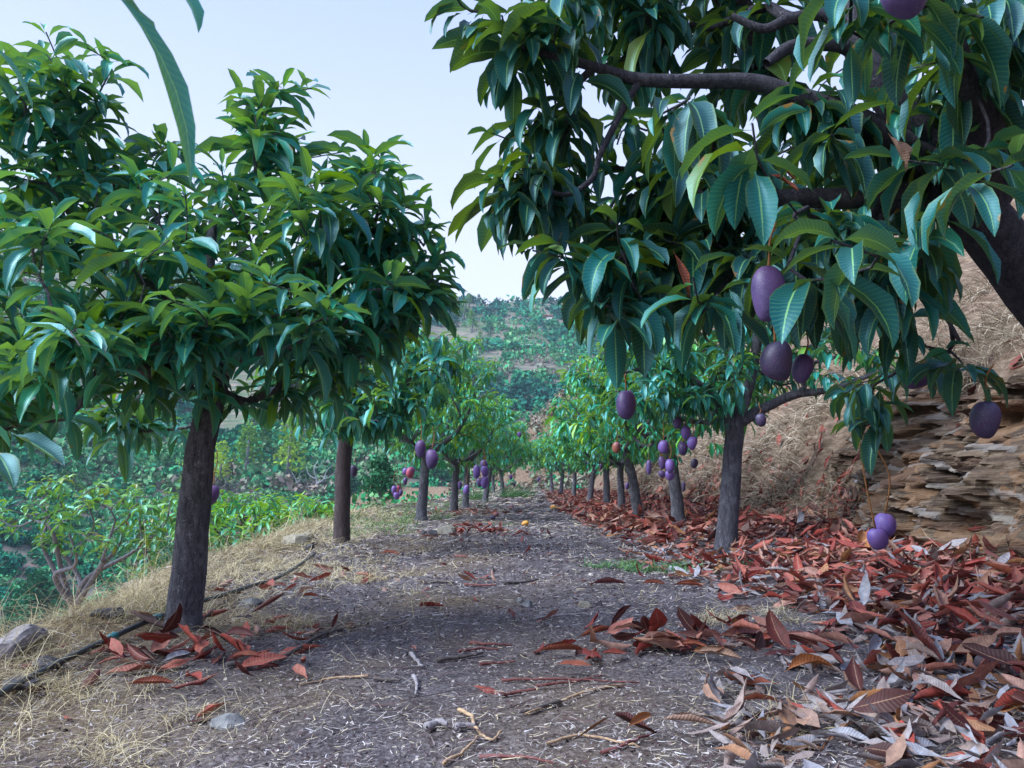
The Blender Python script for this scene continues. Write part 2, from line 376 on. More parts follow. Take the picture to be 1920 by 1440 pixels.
# ------------------------------------------------------------------ tubes and skeletons
def tube(pts, rad, k=8, cap=True):
    pts = np.asarray(pts, float); rad = np.asarray(rad, float)
    kp = np.concatenate([[True], np.linalg.norm(np.diff(pts, axis=0), axis=1) > 1e-4])
    if kp.sum() < 2: pts = pts[[0, 0]] + [[0, 0, 0], [0, 0, .002]]; rad = rad[[0, 0]]
    else: pts = pts[kp]; rad = rad[kp]
    n = len(pts)
    T = np.gradient(pts, axis=0); T /= np.linalg.norm(T, axis=1)[:, None] + 1e-9
    ref = np.array([0, 0, 1.0]) if abs(T[0, 2]) < .8 else np.array([1.0, 0, 0])
    U = np.cross(T[0], ref); U /= np.linalg.norm(U); Us = [U]
    for i in range(1, n):
        U = U - T[i] * U.dot(T[i]); U = U / (np.linalg.norm(U) + 1e-9); Us.append(U)
    Us = np.array(Us); W = np.cross(T, Us)
    a = np.arange(k) / k * 2 * np.pi
    V = pts[:, None] + rad[:, None, None] * (np.cos(a)[None, :, None] * Us[:, None] + np.sin(a)[None, :, None] * W[:, None])
    idx = np.arange(n * k).reshape(n, k); nx = np.roll(idx, -1, 1)
    F = np.stack([idx[:-1], nx[:-1], nx[1:], idx[1:]], -1).reshape(-1, 4)
    V = V.reshape(-1, 3)
    if cap:
        b = len(V); V = np.concatenate([V, pts[:1], pts[-1:]])
        e0 = np.stack([nx[0], idx[0], np.full(k, b), np.full(k, b)], -1)[:, [0, 1, 2]]
        # caps as degenerate-free quads: pair neighbouring fan triangles
        q = []
        for s_, c_, fl in ((idx[0], b, 1), (idx[-1], b + 1, 0)):
            for j in range(0, k - 1, 2):
                f_ = [s_[j], s_[j + 1], s_[(j + 2) % k], c_]
                q.append(f_[::-1] if fl else f_)
        F = np.concatenate([F, np.array(q)])
    return V, F
def tube_join(lst):
    Vs, Fs, n = [], [], 0
    for V, F in lst: Vs.append(V); Fs.append(F + n); n += len(V)
    return np.concatenate(Vs), np.concatenate(Fs)
def smooth_path(ctrl, n=10):
    """Catmull-Rom through control points (any width)"""
    c = np.asarray(ctrl, float); c = np.concatenate([2 * c[:1] - c[1:2], c, 2 * c[-1:] - c[-2:-1]]); o = []
    for i in range(1, len(c) - 2):
        for t in np.linspace(0, 1, n, endpoint=False):
            p0, p1, p2, p3 = c[i - 1:i + 3]
            o.append(.5 * (2 * p1 + (p2 - p0) * t + (2 * p0 - 5 * p1 + 4 * p2 - p3) * t * t + (3 * p1 - p0 - 3 * p2 + p3) * t ** 3))
    o.append(c[-2]); return np.array(o)

def grow(trunk, limbs, tips, g, tipr=.0028, step=.06, wander=.012, low=.86):
    """trunk: (n,4) xyz r ; limbs: list of (n,4) ; returns nodes, parents, radii, tip dirs"""
    P = [tuple(p[:3]) for p in trunk]; par = [-1] + list(range(len(trunk) - 1)); spec = [p[3] for p in trunk]
    pl = list(np.concatenate([[0], np.cumsum(np.linalg.norm(np.diff(trunk[:, :3], axis=0), axis=1))]))
    ok = [i >= low * (len(trunk) - 1) for i in range(len(trunk))]
    for lm in limbs:
        A = np.array(P); c = np.where(ok, np.linalg.norm(A - lm[0][:3], axis=1), 9e9); prev = int(np.argmin(c))
        for q in lm:
            P.append(tuple(q[:3])); par.append(prev); spec.append(q[3]); pl.append(pl[prev] + float(np.linalg.norm(np.array(P[prev]) - q[:3]))); ok.append(True); prev = len(P) - 1
    fork = np.array(trunk[-1][:3])
    order = np.argsort(np.linalg.norm(tips - fork, axis=1)); dirs = np.zeros_like(tips); last = np.zeros(len(tips), int)
    cap = len(P) + len(tips) * 60; A = np.zeros((cap, 3)); A[:len(P)] = P; PL = np.zeros(cap); PL[:len(P)] = pl; OK = np.zeros(cap, bool); OK[:len(P)] = ok
    PAR = np.full(cap, -1); PAR[:len(P)] = par; SP = np.zeros(cap); SP[:len(P)] = spec; n = len(P)
    for ti in order:
        t = tips[ti]; dd = np.linalg.norm(A[:n] - t, axis=1); c = dd + .18 * PL[:n] + np.where(OK[:n], 0, 9e9); i = int(np.argmin(c))
        dist = dd[i]; pd = A[i] - A[PAR[i]] if PAR[i] >= 0 else np.array([0, 0, 1.0]); pd = pd / (np.linalg.norm(pd) + 1e-9)
        m = min(24, max(2, int(dist / step))); ctrl = A[i] + pd * dist * .35 + (t - A[i]) * .25 + np.array([0, 0, -.08 * dist])
        j1 = g.normal(size=3) * wander
        prev = i
        for k in range(1, m + 1):
            f = k / m; q = A[i] * (1 - f) ** 2 + ctrl * 2 * f * (1 - f) + t * f * f + j1 * math.sin(f * 6.28) * (dist / .3)
            A[n] = q; PAR[n] = prev; PL[n] = PL[prev] + np.linalg.norm(q - A[prev]); OK[n] = True; prev = n; n += 1
        last[ti] = prev; d = A[prev] - A[PAR[prev]]; dirs[ti] = d / (np.linalg.norm(d) + 1e-9)
    A = A[:n]; PAR = PAR[:n]; SP = SP[:n]
    cnt = np.zeros(n); cnt[last] = 1
    for i in range(n - 1, 0, -1): cnt[PAR[i]] += cnt[i]
    cnt = np.maximum(cnt, 1); rt = trunk[-1][3]; ex = math.log(max(len(tips), 3)) / math.log(max(rt / tipr, 2))
    rad = tipr * cnt ** (1 / ex)
    rad = np.where(SP > 0, SP, rad)
    for i in range(1, n): rad[i] = min(rad[i], rad[PAR[i]] * .97) if SP[i] == 0 else rad[i]
    return A, PAR, rad, cnt, dirs
def skeleton_mesh(A, PAR, rad, cnt, start=1, kmin=4):
    n = len(A); main = {}
    for i in range(1, n):
        p = PAR[i]
        if p not in main or rad[i] * 1000 + cnt[i] > rad[main[p]] * 1000 + cnt[main[p]]: main[p] = i
    tubes = []; used = set()
    for i in range(n):
        heads = []
        if PAR[i] == -1: heads = [i]
        elif main.get(PAR[i]) != i: heads = [PAR[i], i]
        if not heads: continue
        ch = list(heads)
        while ch[-1] in main: ch.append(main[ch[-1]])
        if len(ch) < 2: continue
        pts = A[ch]; rr = rad[ch].copy()
        if len(heads) == 2: rr[0] = rr[1]
        k = 18 if rr.max() > .045 else 10 if rr.max() > .016 else 6 if rr.max() > .006 else kmin
        tubes.append(tube(pts, rr, k, cap=False))
    return tube_join(tubes)

def lobe_tips(lobes, g):
    o = []
    for c, r, n in lobes:
        c = np.array(c); r = np.array(r)
        d = g.normal(size=(n * 3, 3)); d /= np.linalg.norm(d, axis=1)[:, None]
        q = c + d * r * (.35 + .65 * g.random(n * 3) ** .55)[:, None]
        # thin by a minimum spacing
        keep = []
        for p in q:
            if len(keep) >= n: break
            if all(np.linalg.norm(p - k_) > .075 * (r.prod() / n) ** (1 / 3) * 12 * .62 for k_ in keep[-80:]): keep.append(p)
        o += keep
    return np.array(o)

def add_noise_r(V, amp, f=9):
    return V + (np.stack([vnoise(V[:, 2] * f, V[:, 1] * f, 1), vnoise(V[:, 2] * f + 7, V[:, 0] * f, 2), 0 * V[:, 0]], 1)) * amp

def mango_tree(base, trunk, limbs, lobes, label, group, seed, nleaf=11, L0=.16, droop=.25, rows=7, cols=3, leaf='leaf', bark='bark', extra=None, wl=.27, tipr=.0028, name='mango_tree', minz=None):
    g = np.random.default_rng(seed)
    root = empty(name, base, label, 'tree', group)
    tips = lobe_tips(lobes, g)
    if extra is not None: tips = np.concatenate([tips, np.array(extra)])
    if minz is not None: tips = tips[tips[:, 2] > minz]
    A, PAR, rad, cnt, dirs = grow(trunk, limbs, tips, g, tipr)
    V, F = skeleton_mesh(A, PAR, rad, cnt)
    V = add_noise_r(V, .012)
    mesh('trunk', V, F, M[bark], root, origin=base)
    Vl, Fl, uv, rn = whorls(tips, dirs, nleaf, L0, droop, rows, cols, g, wl=wl)
    mesh('crown', Vl, Fl, M[leaf], root, uv=uv, att={'rnd': rn}, origin=base)
    return root, A

def pix_path(lst, n=8, wig=.0):
    """list of (px,py,Y,r) -> smooth (n,4) path"""
    c = np.array([[*at(a, b, Y), r] for a, b, Y, r in lst]); return smooth_path(c, n)
def copy_tree(root, loc, rz, sc, label=None):
    r = root.copy(); C.objects.link(r); r.location = tuple(loc); r.rotation_euler = (0, 0, rz); r.scale = (sc, sc, sc)
    if label: r['label'] = label
    for ch in list(root.children):
        c = ch.copy(); C.objects.link(c); c.parent = r
    return r

# ================================================================== SETTING: ground
def axis(fine_lo, fine_hi, step, far_lo, far_hi, gr):
    a = list(np.arange(fine_lo, fine_hi, step)); s = step
    while a[-1] < far_hi: s *= gr; a.append(a[-1] + s)
    s = step; b = []
    x = fine_lo
    while x > far_lo: s *= gr; x -= s; b.append(x)
    return np.array(b[::-1] + a)
gx = axis(-2.6, 3.9, .032, -800, 800, 1.032)
ys = [1.1]
while ys[-1] < 1000: ys.append(ys[-1] + max(.022, min(.011 * ys[-1], 6)))
gy = np.array(sorted([-30, -15, -8, -4, -2, -1, 0, .4, .8]) + ys)
X, Y = np.meshgrid(gx, gy); Z = gz(X, Y)
idx = np.arange(X.size).reshape(X.shape)
F = np.stack([idx[:-1, :-1], idx[:-1, 1:], idx[1:, 1:], idx[1:, :-1]], -1).reshape(-1, 4)
m, t, p, o = new_mat('ground_soil'); P_ = pos(t)
sp = nd(t, 'ShaderNodeSeparateXYZ'); t.links.new(P_, sp.inputs[0])
n_big = noise(t, P_, 1.2, 4); n_mid = noise(t, P_, 14, 6, .7); n_fine = noise(t, P_, 90, 5, .75)
n_pat = noise(t, P_, 2.2, 3, .6)
soil = ramp(t, n_mid, [(.25, (.028, .022, .027)), (.5, (.108, .092, .104)), (.75, (.235, .21, .23))])
chips = ramp(t, n_fine, [(.35, (.014, .011, .012)), (.50, (.108, .092, .102)), (.68, (.40, .37, .40))])
near = mixc(t, .6, soil, chips); near = mixc(t, ramp(t, n_pat, [(.42, (.38, .38, .38)), (.6, (0, 0, 0))]), near, (.045, .035, .033))
straw = ramp(t, n_fine, [(.3, (.12, .075, .04)), (.6, (.34, .24, .12))])
edge_att = attr(t, 'straw'); near = mixc(t, edge_att, near, straw)
bankc = ramp(t, noise(t, vmap(t, P_, (1, 1, 4)), 6, 6, .7), [(.3, (.04, .027, .02)), (.5, (.15, .10, .07)), (.72, (.30, .23, .17))])
near = mixc(t, attr(t, 'bank'), near, bankc)
terr = noise(t, vmap(t, P_, (.3, .3, 3.2)), .5, 4)
farc = ramp(t, terr, [(.35, (.07, .10, .07)), (.5, (.15, .14, .11)), (.65, (.27, .19, .165))])
grn = noise(t, P_, .035, 5, .65)
farc = mixc(t, ramp(t, grn, [(.45, (0, 0, 0)), (.60, (.6, .6, .6))]), farc, ramp(t, noise(t, P_, .5, 5, .7), [(.3, (.03, .075, .03)), (.7, (.09, .15, .06))]))
col = mixc(t, attr(t, 'far'), near, farc)
t.links.new(col, p.inputs['Base Color']); p.inputs['Roughness'].default_value = .95; p.inputs['Specular IOR Level'].default_value = .15
bump(t, p, math_(t, 'ADD', n_fine, n_mid), .8, .012)
M['ground'] = m
xe_ = edge_l(Y); straw_a = np.clip(.15 + fbm(X * 1.5, Y * 1.5, 3, 21) * .8 + np.clip(1 - (X - xe_) / .9, 0, 1) * .6, 0, .8) * np.clip(.6 - X, 0, 1)
bank_a = np.clip((X - toe_r(Y)) * 4 + .3, 0, 1)
rr_ = np.hypot(X, Y - 20); far_a = np.clip((rr_ - 40) / 30, 0, 1) * np.clip((Z < 1e9), 0, 1)
spur = (Y > 30) & (Y < 110) & (X > -40)
far_a = np.where(spur & (rr_ < 85), np.clip(far_a, 0, .15), far_a)
bank_a = np.where(spur, np.clip(bank_a, .8, 1), bank_a)
g_ = mesh('ground', np.stack([X.ravel(), Y.ravel(), Z.ravel()], 1), F, M['ground'], att={'straw': straw_a.ravel(), 'bank': bank_a.ravel(), 'far': far_a.ravel()})
tag(g_, kind='structure')

# rocky bank: shale ledges cut into the foot of the slope
def rock_face():
    ny, nv = 520, 150
    yy = np.linspace(1.6, 8.9, ny); vv = np.linspace(0, 1, nv); Yg, Vg = np.meshgrid(yy, vv)
    H = 1.25 * np.clip(1.15 - (Yg - 6) / 12, .4, 1.1) + .22 * fbm(Yg * .9, Yg * 0, 3, 30)
    z0 = gz(toe_r(Yg) - .12, Yg, False) - .06
    zz = z0 + Vg * H; back = .05 + .62 * Vg * H / 1.25 + .20 * Vg ** 3
    tilt = (zz - .16 * Yg + .08 * fbm(Yg * 2, zz * 4, 3, 31)) / .042
    lay = np.floor(tilt).astype(int)
    blk = np.floor(Yg * (2.0 + 3 * _tab[lay % 256, 7]) + _tab[lay % 256, 3] * 9 + .5 * fbm(Yg * 3, zz * 3, 2, 5)).astype(int)
    prot = _tab[(lay * 7) % 256, blk % 256] * .11 + _tab[(lay // 4) % 256, (blk // 2 + 9) % 256] * .10
    prot = prot * 1.5 * np.clip(.5 + 2.2 * fbm(Yg * 1.7, zz * 2.5, 3, 36), .06, 1) + .42 * fbm(Yg * 1.5, zz * 2.2, 5, 33) + .05 * fbm(Yg * 9, zz * 14, 3, 34) - .10 * np.clip(1 - np.abs(fbm(Yg * 2.2 + zz, zz * .8, 3, 37)) * 9, 0, 1)
    fade = np.clip(np.minimum(Vg * 7, (1 - Vg) * 5), 0, 1) * np.clip(np.minimum((Yg - 1.6) * 2, (8.9 - Yg) * .45), 0, 1)
    Xg = toe_r(Yg) - .06 + back - prot * fade * 1.1 + (1 - np.clip(np.minimum((Yg - 1.6) * 2, (8.9 - Yg) * .45), 0, 1)) * .5
    V = np.stack([Xg.ravel(), Yg.ravel() + .02 * fbm(zz * 20, Yg * 5, 2, 8).ravel(), zz.ravel()], 1)
    idx = np.arange(ny * nv).reshape(nv, ny)
    F = np.stack([idx[:-1, 1:], idx[:-1, :-1], idx[1:, :-1], idx[1:, 1:]], -1).reshape(-1, 4)
    m, t, p, o = new_mat('shale_rock'); ps = pos(t)
    n1 = noise(t, vmap(t, ps, (1, 1, 7)), 5, 6, .7, .4); n2 = noise(t, ps, 2.3, 3); n3 = noise(t, ps, 45, 5, .75)
    r_ = attr(t, 'rnd')
    c = ramp(t, n1, [(.28, (.025, .017, .013)), (.44, (.08, .052, .036)), (.56, (.145, .10, .066)), (.75, (.28, .24, .21))])
    c = mixc(t, math_(t, 'MULTIPLY', math_(t, 'GREATER_THAN', n2, .52), .5), c, (.23, .12, .06))
    c = mixc(t, math_(t, 'MULTIPLY', math_(t, 'GREATER_THAN', r_, .82), .35), c, (.34, .33, .33))
    c = mixc(t, math_(t, 'MULTIPLY', math_(t, 'LESS_THAN', r_, .25), .5), c, (.10, .05, .035))
    c = mixc(t, math_(t, 'MULTIPLY', n3, .35), c, (.05, .04, .035))
    t.links.new(c, p.inputs['Base Color']); p.inputs['Roughness'].default_value = .9; p.inputs['Specular IOR Level'].default_value = .2
    bump(t, p, math_(t, 'ADD', n3, n1), .8, .02)
    return tag(mesh('rock_face', V, F, m, att={'rnd': _tab[(lay * 13) % 256, (blk * 5) % 256].ravel()}, smooth=False), kind='structure')
rock_face()

# ================================================================== TREES
# --- nearest tree of the left row
b = at(345, 1192, 3.12); b[2] = gz(b[0], b[1])
trk = pix_path([(343, 1225, 3.12, .125), (345, 1190, 3.12, .083), (347, 1160, 3.12, .072), (349, 1130, 3.12, .068), (362, 960, 3.12, .062), (380, 830, 3.12, .057), (396, 745, 3.12, .054), (412, 690, 3.12, .050)], 8)
lim = [pix_path([(412, 690, 3.12, .045), (395, 610, 3.1, .034), (388, 520, 3.1, .028), (400, 420, 3.15, .018)], 6),
       pix_path([(408, 700, 3.12, .042), (350, 690, 2.95, .034), (290, 700, 2.75, .03), (220, 660, 2.6, .022), (130, 640, 2.5, .014)], 6),
       pix_path([(414, 690, 3.12, .042), (470, 620, 3.2, .034), (545, 560, 3.25, .028), (600, 515, 3.3, .020), (690, 450, 3.3, .012)], 6),
       pix_path([(410, 690, 3.12, .036), (330, 580, 3.2, .028), (240, 500, 3.3, .022), (120, 380, 3.2, .016), (100, 230, 3.0, .011)], 6),
       pix_path([(414, 690, 3.12, .032), (480, 660, 2.9, .024), (560, 640, 2.75, .016)], 6)]
lob = [(at(90, 190, 3.0), (.21, .25, .20), 26), (at(40, 330, 3.0), (.25, .3, .20), 20), (at(520, 265, 3.15), (.13, .18, .19), 15), (at(400, 480, 3.15), (.54, .60, .36), 62), (at(620, 690, 3.2), (.22, .25, .10), 9), (at(300, 700, 2.9), (.25, .2, .08), 12), (at(740, 560, 3.2), (.14, .3, .16), 14), (at(255, 330, 3.3), (.24, .3, .16), 22),
       (at(690, 400, 3.25), (.16, .35, .22), 24), (at(60, 520, 2.8), (.36, .5, .34), 44), (at(20, 760, 2.7), (.30, .3, .14), 22), (at(620, 590, 3.25), (.28, .42, .24), 32), (at(130, 650, 2.45), (.20, .18, .09), 12),
       (at(780, 440, 3.3), (.06, .1, .11), 5), (at(800, 540, 3.3), (.09, .12, .14), 9), (at(330, 640, 2.6), (.2, .15, .1), 10), (at(250, 620, 2.7), (.32, .3, .12), 20), (at(540, 560, 2.7), (.30, .2, .14), 18), (at(-150, 500, 3.0), (.4, .5, .5), 30), (at(560, 420, 3.0), (.28, .3, .2), 20), (at(245, 790, 3.7), (.17, .15, .13), 13), (at(500, 740, 3.3), (.16, .2, .08), 7)]
ext = [at(585, 165, 3.1), at(490, 190, 3.1), at(640, 285, 3.2), at(715, 300, 3.25), at(820, 490, 3.2), at(440, 190, 3.15), at(85, 60, 3.0), at(165, 90, 3.0), at(210, 130, 3.1), at(295, 545, 2.3), at(150, 650, 2.2), at(500, 530, 2.4), at(385, 600, 2.5), at(320, 450, 2.45), at(100, 420, 2.4), at(410, 545, 2.7), at(245, 730, 3.0), at(810, 490, 3.2), at(835, 470, 3.2), at(780, 380, 3.2), at(690, 290, 3.2), at(540, 170, 3.1)]
mango_tree(b, trk, lim, lob, 'mango tree with thick grey trunk nearest the camera in the left row', 'mango trees lining the path', 101, nleaf=11, L0=.20, droop=.10, extra=ext, rows=7, cols=5, wl=.25)

# --- second tree of the left row
b = at(640, 1027, 7.0); b[2] = gz(b[0], b[1])
trk = pix_path([(638, 1042, 7, .13), (640, 1022, 7, .088), (641, 995, 7, .075), (642, 940, 7, .070), (645, 860, 7, .068), (652, 800, 7, .06), (655, 770, 7, .055)], 6)
lim = [pix_path([(655, 775, 7, .045), (600, 720, 6.9, .03), (560, 650, 6.8, .02)], 5), pix_path([(655, 775, 7, .045), (680, 700, 7, .035), (690, 600, 7, .02)], 5),
       pix_path([(655, 775, 7, .045), (720, 740, 6.8, .035), (790, 700, 6.5, .025), (840, 650, 6.4, .015)], 5)]
lob = [(at(700, 640, 7.0), (.75, .9, .62), 110), (at(600, 690, 6.6), (.45, .5, .35), 40), (at(720, 760, 6.2), (.30, .4, .22), 30), (at(800, 690, 6.2), (.28, .5, .35), 36), (at(640, 770, 6.0), (.42, .4, .16), 26), (at(560, 700, 5.8), (.3, .3, .2), 16)]
ext = [at(680, 790, 5.6), at(700, 740, 5.0), at(620, 810, 6.0), at(760, 790, 6.0), at(700, 830, 6.4), at(590, 790, 6.2)]
mango_tree(b, trk, lim, lob, 'mango tree with smooth brown trunk, second in the left row', 'mango trees lining the path', 102, nleaf=11, L0=.20, droop=.5, extra=ext, rows=5, cols=3, bark='bark_brown')

# --- first tree of the right row (grey trunk forking low)
b = at(1362, 1057, 6.0); b[2] = gz(b[0], b[1])
trk = pix_path([(1354, 1080, 6, .15), (1357, 1052, 6, .105), (1361, 1015, 6, .086), (1366, 960, 6, .078), (1373, 870, 6, .073), (1376, 820, 6, .072), (1376, 790, 6, .070)], 7)
lim = [pix_path([(1376, 800, 6, .055), (1345, 760, 6, .045), (1300, 715, 6, .034), (1230, 690, 6, .02), (1160, 700, 5.8, .01)], 6),
       pix_path([(1378, 800, 6, .055), (1400, 740, 6, .042), (1416, 660, 6, .038), (1418, 600, 6, .03), (1400, 500, 6, .02)], 6),
       pix_path([(1380, 795, 6, .05), (1440, 762, 6, .038), (1490, 740, 5.9, .034), (1560, 730, 5.8, .024), (1640, 700, 5.6, .014)], 6),
       pix_path([(1376, 795, 6, .045), (1365, 745, 6.2, .038), (1350, 650, 6.4, .03)], 6)]
lob = [(at(1330, 560, 6.1), (1.0, 1.0, .62), 130), (at(1520, 540, 6.2), (.75, .9, .62), 90), (at(1200, 690, 6.0), (.38, .6, .28), 34), (at(1290, 760, 6.0), (.36, .5, .16), 26), (at(1600, 680, 5.6), (.4, .5, .3), 22), (at(1200, 480, 6.2), (.5, .6, .5), 50), (at(1460, 690, 6.3), (.3, .3, .18), 14), (at(1320, 690, 5.7), (.4, .3, .22), 26), (at(1590, 440, 6.6), (.6, .6, .4), 36), (at(1210, 740, 5.8), (.22, .3, .14), 10)]
mango_tree(b, trk, lim, lob, 'mango tree with rough grey trunk forking low on the right of the path', 'mango trees lining the path', 103, nleaf=11, L0=.17, droop=.4, rows=5, cols=3, leaf='leaf', bark='bark')

# --- remaining trees: four different builds, the rest are copies
def generic(px, py, Yd, lean, seed, label, fork=.75, rad=1.1, cz=1.55, rz=.75, n=190, L0=.18, wl=.27):
    b = at(px, py, Yd); b[2] = gz(b[0], b[1]); g = np.random.default_rng(seed)
    tp = b + np.array([lean, 0, fork])
    trk = smooth_path([[*(b - [0, 0, .1]), .15], [*(b + [0, 0, .015]), .10], [*(b + [lean * .1, 0, .13]), .077], [*(b + [lean * .45, 0, fork * .55]), .066], [*tp, .06]], 6)
    lim = []
    for k in range(4):
        a = k * 1.6 + seed; r_ = rad * .6
        e_ = b + np.array([math.cos(a) * r_, math.sin(a) * r_, cz * .95 + .2 * g.random()])
        mid = tp * .5 + e_ * .5 + np.array([math.cos(a) * .12, math.sin(a) * .12, -.05])
        lim.append(smooth_path([[*tp, .045], [*mid, .03], [*e_, .014]], 6))
    c = b + np.array([lean, 0, cz])
    lob = [(c, (rad * .8, rad * .8, rz * .8), int(n * .5))]
    for k in range(6):
        a = k * 1.05 + g.random() * .6
        lob.append((c + np.array([math.cos(a) * rad * .55, math.sin(a) * rad * .55, (g.random() - .45) * rz * .9]), (rad * .38, rad * .38, rz * .42), int(n * .09)))
    return mango_tree(b, trk, lim, lob, label, 'mango trees lining the path', seed, nleaf=12, L0=L0, droop=.45, rows=4, cols=3, leaf='leaf_far', bark='bark', wl=wl, tipr=.003, minz=b[2] + .5)[0]
tL3 = generic(790, 977, 11.0, .05, 111, 'mango tree with a pale trunk, third in the left row', fork=.9, rad=1.42, cz=1.7, rz=1.0, n=340)
tR2 = generic(1274, 990, 8.6, -.08, 112, 'mango tree with a cluster of purple fruit beside its trunk, second in the right row', fork=.85, rad=1.32, cz=1.5, rz=.9, n=310)
tR3 = generic(1198, 972, 10.6, -.16, 113, 'mango tree whose trunk leans towards the path, third in the right row', fork=.95, rad=1.36, cz=1.52, rz=.9, n=310)
def place(src, px, py, Yd, rz, sc, label):
    b = at(px, py, Yd); return copy_tree(src, (b[0], b[1], gz(b[0], b[1]) - .02), rz, sc, label)
place(tR2, 851, 962, 13.5, 2.1, .98, 'mango tree with a dark straight trunk, fourth in the left row')
place(tL3, 873, 955, 15.4, 1.0, .9, 'mango tree with a slim trunk just behind the fourth of the left row')
place(tR3, 909, 941, 19.0, 3.4, .98, 'mango tree standing behind the hanging bunch of violet mangoes, sixth in the left row')
place(tR2, 943, 934, 24.0, .6, .95, 'small mango tree near the far end of the left row')
place(tL3, 925, 935, 29.0, 4.2, .85, 'last mango tree of the left row, mostly hidden')
place(tL3, 1165, 947, 12.8, 4.4, .86, 'mango tree with a dark trunk, fourth in the right row')
place(tR2, 1138, 949, 15.2, 1.4, .95, 'mango tree with a thin dark trunk, fifth in the right row')
place(tR3, 1105, 946, 18.0, 2.9, .92, 'mango tree with a thin trunk at the leaf litter edge, sixth in the right row')
place(tL3, 1076, 938, 21.5, .4, .86, 'mango tree in the shade, seventh in the right row')
place(tR2, 1052, 936, 25.0, 3.7, .95, 'mango tree deep in the right row, eighth from the camera')
place(tR3, 1035, 934, 28.0, 5.0, .95, 'farthest mango tree of the right row by the end of the path')
place(tR3, 1185, 940, 20.0, 1.0, 1.0, 'mango tree higher on the bank behind the right row')

# --- the big tree at the right, its trunk leaning in from outside the frame
b = np.array((1.95, 2.35, 0)); b[2] = gz(b[0], b[1]) - .05
trk = smooth_path([[*b, .13], [*at(2090, 780, 2.35), .105], [*at(2000, 620, 2.33), .092], [*at(1910, 500, 2.3), .086], [*at(1835, 400, 2.25), .080], [*at(1795, 345, 2.2), .065]], 8)
lim = [pix_path([(1800, 380, 2.2, .05), (1700, 362, 2.2, .032), (1600, 372, 2.2, .030), (1480, 372, 2.2, .028), (1380, 385, 2.25, .022), (1300, 440, 2.3, .016), (1230, 520, 2.35, .010)], 7),
       pix_path([(1800, 350, 2.2, .06), (1720, 250, 2.15, .05), (1640, 150, 2.1, .045), (1600, 70, 2.1, .038), (1590, -60, 2.1, .03), (1560, -220, 2.1, .016)], 7),
       pix_path([(1790, 340, 2.2, .052), (1650, 250, 2.1, .044), (1530, 195, 2.1, .034), (1420, 157, 2.1, .024), (1330, 153, 2.1, .021), (1200, 150, 2.1, .018), (1130, 130, 2.1, .015), (1070, 112, 2.1, .013), (1010, 98, 2.1, .009)], 7),
       pix_path([(1195, 158, 2.1, .012), (1165, 210, 2.1, .011), (1125, 290, 2.1, .010), (1110, 335, 2.1, .009), (1060, 365, 2.1, .007), (1000, 345, 2.1, .005)], 6),
       pix_path([(1800, 380, 2.2, .036), (1690, 380, 2.2, .020), (1620, 410, 2.3, .017), (1560, 440, 2.4, .014), (1470, 480, 2.5, .011)], 6),
       pix_path([(1620, 110, 2.1, .03), (1570, 85, 2.05, .02), (1490, 85, 2.0, .019), (1435, 120, 1.98, .013)], 6),
       pix_path([(1600, 60, 2.1, .025), (1540, 30, 2.1, .018), (1480, 35, 2.1, .016), (1430, 55, 2.1, .014), (1370, 30, 2.1, .010)], 6),
       pix_path([(1830, 400, 2.25, .06), (1850, 260, 2.0, .05), (1800, 120, 1.8, .035), (1760, 0, 1.7, .02)], 6),
       pix_path([(1840, 410, 2.25, .05), (1900, 330, 2.2, .04), (2000, 250, 2.1, .03)], 6),
       pix_path([(1700, 372, 2.2, .016), (1720, 460, 2.3, .012), (1760, 560, 2.3, .009), (1800, 640, 2.3, .006)], 5)]
lob = [(at(1010, 70, 2.15), (.16, .25, .10), 14), (at(1130, 10, 2.5), (.26, .3, .12), 18), (at(980, 330, 2.2), (.09, .2, .08), 13), (at(1040, 280, 2.35), (.12, .25, .12), 11), (at(1180, 60, 2.5), (.20, .25, .12), 12),
       (at(1160, 390, 2.45), (.18, .25, .14), 14), (at(1250, 290, 2.3), (.22, .3, .16), 17), (at(1150, 520, 2.35), (.14, .25, .10), 15), (at(1290, 470, 2.35), (.24, .3, .13), 24), (at(1400, 90, 2.55), (.28, .3, .16), 13),
       (at(1430, 290, 2.3), (.26, .35, .14), 17), (at(1440, 480, 2.1), (.20, .3, .10), 18), (at(1620, 310, 2.3), (.24, .3, .16), 13), (at(1780, 180, 2.0), (.24, .3, .22), 16), (at(1870, 60, 2.0), (.20, .3, .2), 12),
       (at(1650, 490, 2.0), (.20, .25, .09), 12), (at(1600, -110, 2.3), (.6, .5, .14), 22), (at(1250, -110, 2.5), (.5, .4, .14), 20), (at(1600, 230, 3.0), (.5, .4, .4), 20), (at(1750, -20, 1.5), (.2, .2, .10), 7)]
ext = [at(1560, 450, 1.35), at(1475, 500, 1.7), at(1590, 520, 1.6), at(1700, 620, 2.2), at(1780, 660, 2.2), at(1790, 700, 2.1), at(1650, 770, 3.1), at(1600, 720, 3.1), at(1620, 800, 3.1), at(1580, 740, 3.0), at(1660, 710, 3.0), at(1700, 680, 2.6), at(1410, 232, 1.55), at(1295, 185, 1.75), at(1240, 215, 1.75), at(1160, 420, 2.0), at(1050, 450, 2.05), at(1000, 470, 2.1), at(1120, 560, 2.1), at(1200, 560, 2.1), at(1340, 560, 2.0), at(1300, 520, 1.9), at(850, -10, 2.1), at(880, 20, 2.15), at(940, 30, 2.1), at(1000, 400, 2.2), at(940, 350, 2.15), at(920, 250, 2.2), at(1900, 310, 1.4), at(1140, 575, 2.1), at(1185, 600, 2.2), at(1310, 590, 2.0), at(1080, 500, 2.1), at(1820, 300, 1.7), at(1700, 300, 1.75), at(1560, 250, 1.9)]
